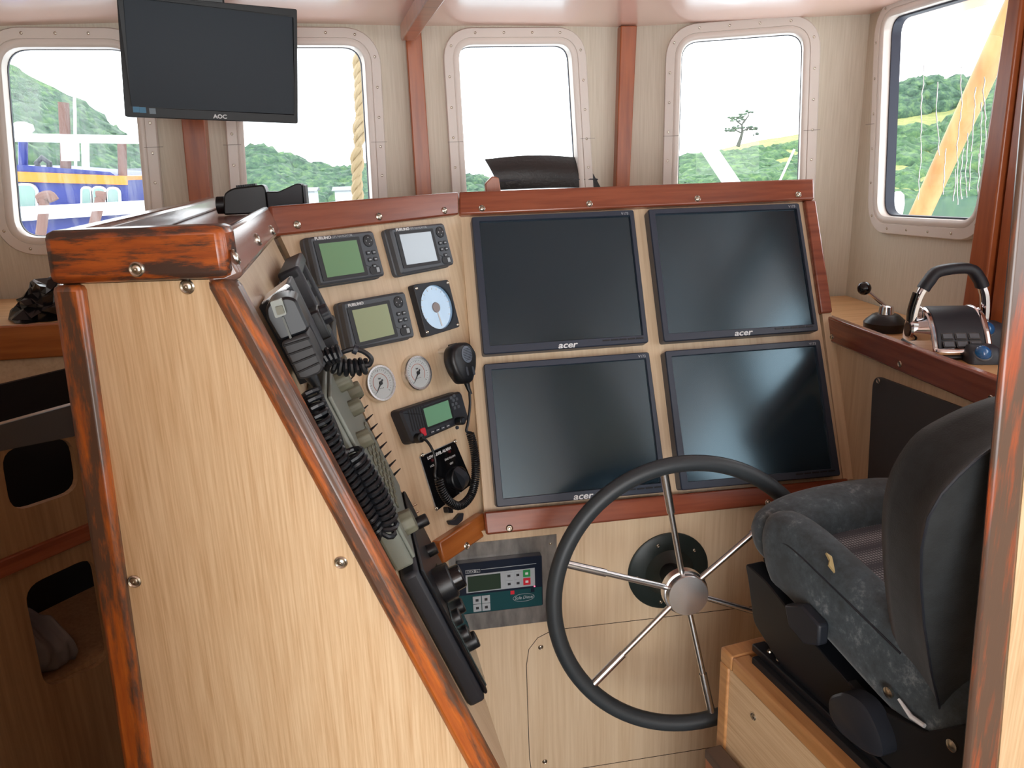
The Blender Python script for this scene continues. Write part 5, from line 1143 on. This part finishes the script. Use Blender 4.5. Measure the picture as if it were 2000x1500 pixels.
mb.build('foliage', LEAF, root, I4, ang=60)
# white boom, rope, varnished spar just outside
a = far_pt(1340, 225, 4.2); b = far_pt(1452, 392, 3.6); b = a + (b - a) * ((a.z - .64) / (a.z - b.z)); o = MB().tube([a, b], .038, 20).build('white_boom', WHTP, None, None); tag(o, 'white painted boom slanting across the bottom of the fourth window', 'boom')
a = far_pt(1210, 345, 6.5); c1_ = far_pt(1565, 262, 6); c2_ = far_pt(1520, 360, 6); o = MB().tube([c1_.lerp(c2_, .3), c1_ + (c2_ - c1_) * ((c1_.z - .61) / (c1_.z - c2_.z))], .009, 8).build('stay_wire', WHTP, None, None); tag(o, 'thin white wire slanting by the right edge of the fourth window', 'wire')
P = [far_pt(702, 60, 3.0), far_pt(703, 150, 3.0), far_pt(706, 240, 3.0), far_pt(703, 300, 3.0), far_pt(700, 400, 3.0)]; P.append(V((P[-1].x - .02, 3.0, .62))); P.insert(0, V((P[0].x, 3.0, 2.9)))
P = smooth_path(P, 8); mb = MB()
for s in range(3):
    Lp_ = coil(P, .011, .01, .11, 10); 
    ph = s * 10 // 3; mb.tube(coil([q + V((0, 0, s * .037)) for q in P], .010, .01, .11, 10), .0125, 7)
o = mb.build('mooring_rope', ROPE, None, None); tag(o, 'thick pale braided rope hanging outside the right side of the second window', 'rope')
a = at_x(2010, -45, 2.4); b = at_x(1760, 500, 2.4); o = MB().tube([a, b], .045, 24).build('wooden_spar', SPAR, None, None); tag(o, 'varnished yellow wooden spar slanting outside the right window', 'spar')
c_ = at_x(1752, 398, 2.3); mb = MB(); mb.lathe([(.01, -.06), (.028, -.05), (.032, 0), (.026, .04), (.01, .055)], 16); o = mb.build('white_fender', WHTP, None, Matrix.Translation(c_)); tag(o, 'white fender outside the lower left corner of the right window', 'fender')
# foredeck and guard rail outside the left window
tag(MB().box(-2.6, 3.3, 2.42, 7.0, .5, .6).build('foredeck', WHTP), kind='structure')
ga = far_pt(-40, 268, 3.0); root = thing('guard_rail', Matrix.Translation((ga.x, ga.y, .6)), 'white two bar guard rail on the foredeck outside the leftmost window', 'rail')
RG = root.matrix_world.inverted()
for p0, p1 in (((-60, 267), (330, 274)), ((-60, 417), (440, 391))): MB().tube([far_pt(*p0, 3.0), far_pt(*p1, 3.0)], .014, 12).build('rail', WHTP, root, RG)
for px_ in (-60, 330): q = far_pt(px_, 268, 3.0); MB().tube([V((q.x, q.y, .602)), q], .014, 10).build('stanchion', WHTP, root, RG)
# neighbouring blue fishing boat
y = 12.0; g0 = far_pt(140, 460, y); bt = thing('fishing_boat', Matrix.Translation((g0.x, g0.y, -2.4)), 'blue fishing boat with an orange stripe moored beyond the leftmost window', 'boat')
IB = bt.matrix_world.inverted(); Fy = frame((0, y, 0), (1, 0, 0), (0, 0, 1))
def bp2(pts, y0, y1, name, m, parent=bt, bev=.0, base=None):
    P = px_on(Fy, pts); return MB().prism(P, -(y1 - y0), 0).build(name, m, parent, (IB if parent is bt else I4) @ Fy if parent is bt else Fy, bevel=bev)
bp2([(-120, 345), (250, 352), (252, 560), (-120, 600)], 0, 3.0, 'wheelhouse', BBL)
o = bp2([(-130, 328), (250, 344), (250, 361), (-130, 350)], 0, 3.1, 'orange_band', BOR); o.matrix_local = bt.matrix_world.inverted() @ shift(Fy, 0, 0, .06)
bp2([(35, 322), (215, 336), (230, 346), (0, 336)], 0, 2.0, 'roof', BBL)
for q in ([(36, 362), (64, 362), (72, 372), (72, 425), (36, 425)], [(164, 368), (178, 368), (180, 405), (164, 405)], [(185, 367), (206, 368), (208, 402), (186, 404)], [(213, 369), (232, 369), (234, 400), (214, 402)]):
    P = px_on(Fy, q); P = ccw(rpoly(P, .06, 4)); o = MB().prism(offs(P, .03), 0, .05).build('window_frame', WHTP, bt, bt.matrix_world.inverted() @ shift(Fy, 0, 0, .0)); MB().prism(P, .03, .07).build('window_pane', mat('boat window glass', srgb(120, 150, 140), .2), bt, bt.matrix_world.inverted() @ Fy)
def btube(pts, r, name, m): P = [far_pt(a, b, y + .2) - bt.location for a, b in pts]; return MB().tube(P, r, 10).build(name, m, bt, I4)
btube([(130, 500), (128, 280), (124, 200)], .07, 'mast', RUST); btube([(168, 345), (166, 270)], .05, 'antenna', WHTP); btube([(148, 345), (146, 210), (145, 170)], .02, 'antenna', WHTP); btube([(240, 350), (238, 280)], .06, 'mast', RUST)
btube([(82, 345), (72, 318), (82, 308), (96, 318), (98, 345)], .04, 'vent_pipe', GRYD)
P = far_pt(45, 262, y) - bt.location; MB().lathe([(.10, 0), (.15, .05), (.14, .12), (.05, .16)], 20).build('radar_dome', WHTP, bt, Matrix.Translation(P)); btube([(45, 330), (45, 262)], .06, 'radar_post', BBL)
for (a, b) in (((150, 272), (152, 315)), ): 
    q = px_on(Fy, [(140, 275), (160, 275), (161, 315), (142, 315)]); MB().prism(q, .1, .4).build('life_raft', WHTP, bt, bt.matrix_world.inverted() @ Fy)
hullp = px_on(Fy, [(-120, 425), (310, 392), (330, 640), (-120, 700)]); MB().prism(hullp, -2.6, .35).build('hull', BBL, bt, bt.matrix_world.inverted() @ Fy)
q = px_on(Fy, [(-120, 418), (310, 390), (312, 412), (-120, 440)]); MB().prism(q, .3, .5).build('white_bulwark', WHTP, bt, bt.matrix_world.inverted() @ Fy)
# rusty gallows posts between the boats
for i, (pts, lab) in enumerate((([(78, 470), (86, 400), (78, 388), (96, 381), (106, 392)], 'rusty bent davit, left of the pair beyond the left window'), ([(175, 470), (195, 392), (190, 382), (205, 384)], 'rusty bent davit, right of the pair beyond the left window'))):
    P = [far_pt(a, b, 6.0) for a, b in pts]; P = smooth_path(P, 4); P.insert(0, V((P[0].x, P[0].y, -2.4))); o = MB().tube(P, .034, 10).build('davit', RUST, None, None); tag(o, lab, 'davit', 'rusty davits outside')
# a few houses on the far shore
for i, (a, b, w_, h_) in enumerate(((262, 352, 2.4, 1.6), (600, 374, 1.0, .5), (670, 372, 1.2, .5))):
    c_ = far_pt(a, b, 58); Fh = Matrix.Translation((c_.x, c_.y, -2.4)); hh = c_.z + 2.4
    root = thing('shore_house', Fh, ('grey shed with a pitched roof right of the blue boat', 'low white shore house behind the second window, the left one', 'low white shore house behind the second window, beside the rope')[i], 'house', 'buildings on the far shore')
    MB().box(-w_ / 2, w_ / 2, 0, 3, 0, hh).build('wall', WHTP, root, I4); MB().loft([[(-w_ / 2 - .2, -.3, hh), (-w_ / 2 - .2, 3.3, hh), (-w_ / 2 - .2, 1.5, hh + h_ * .5)], [(w_ / 2 + .2, -.3, hh), (w_ / 2 + .2, 3.3, hh), (w_ / 2 + .2, 1.5, hh + h_ * .5)]]).build('roof', GRY, root, I4)
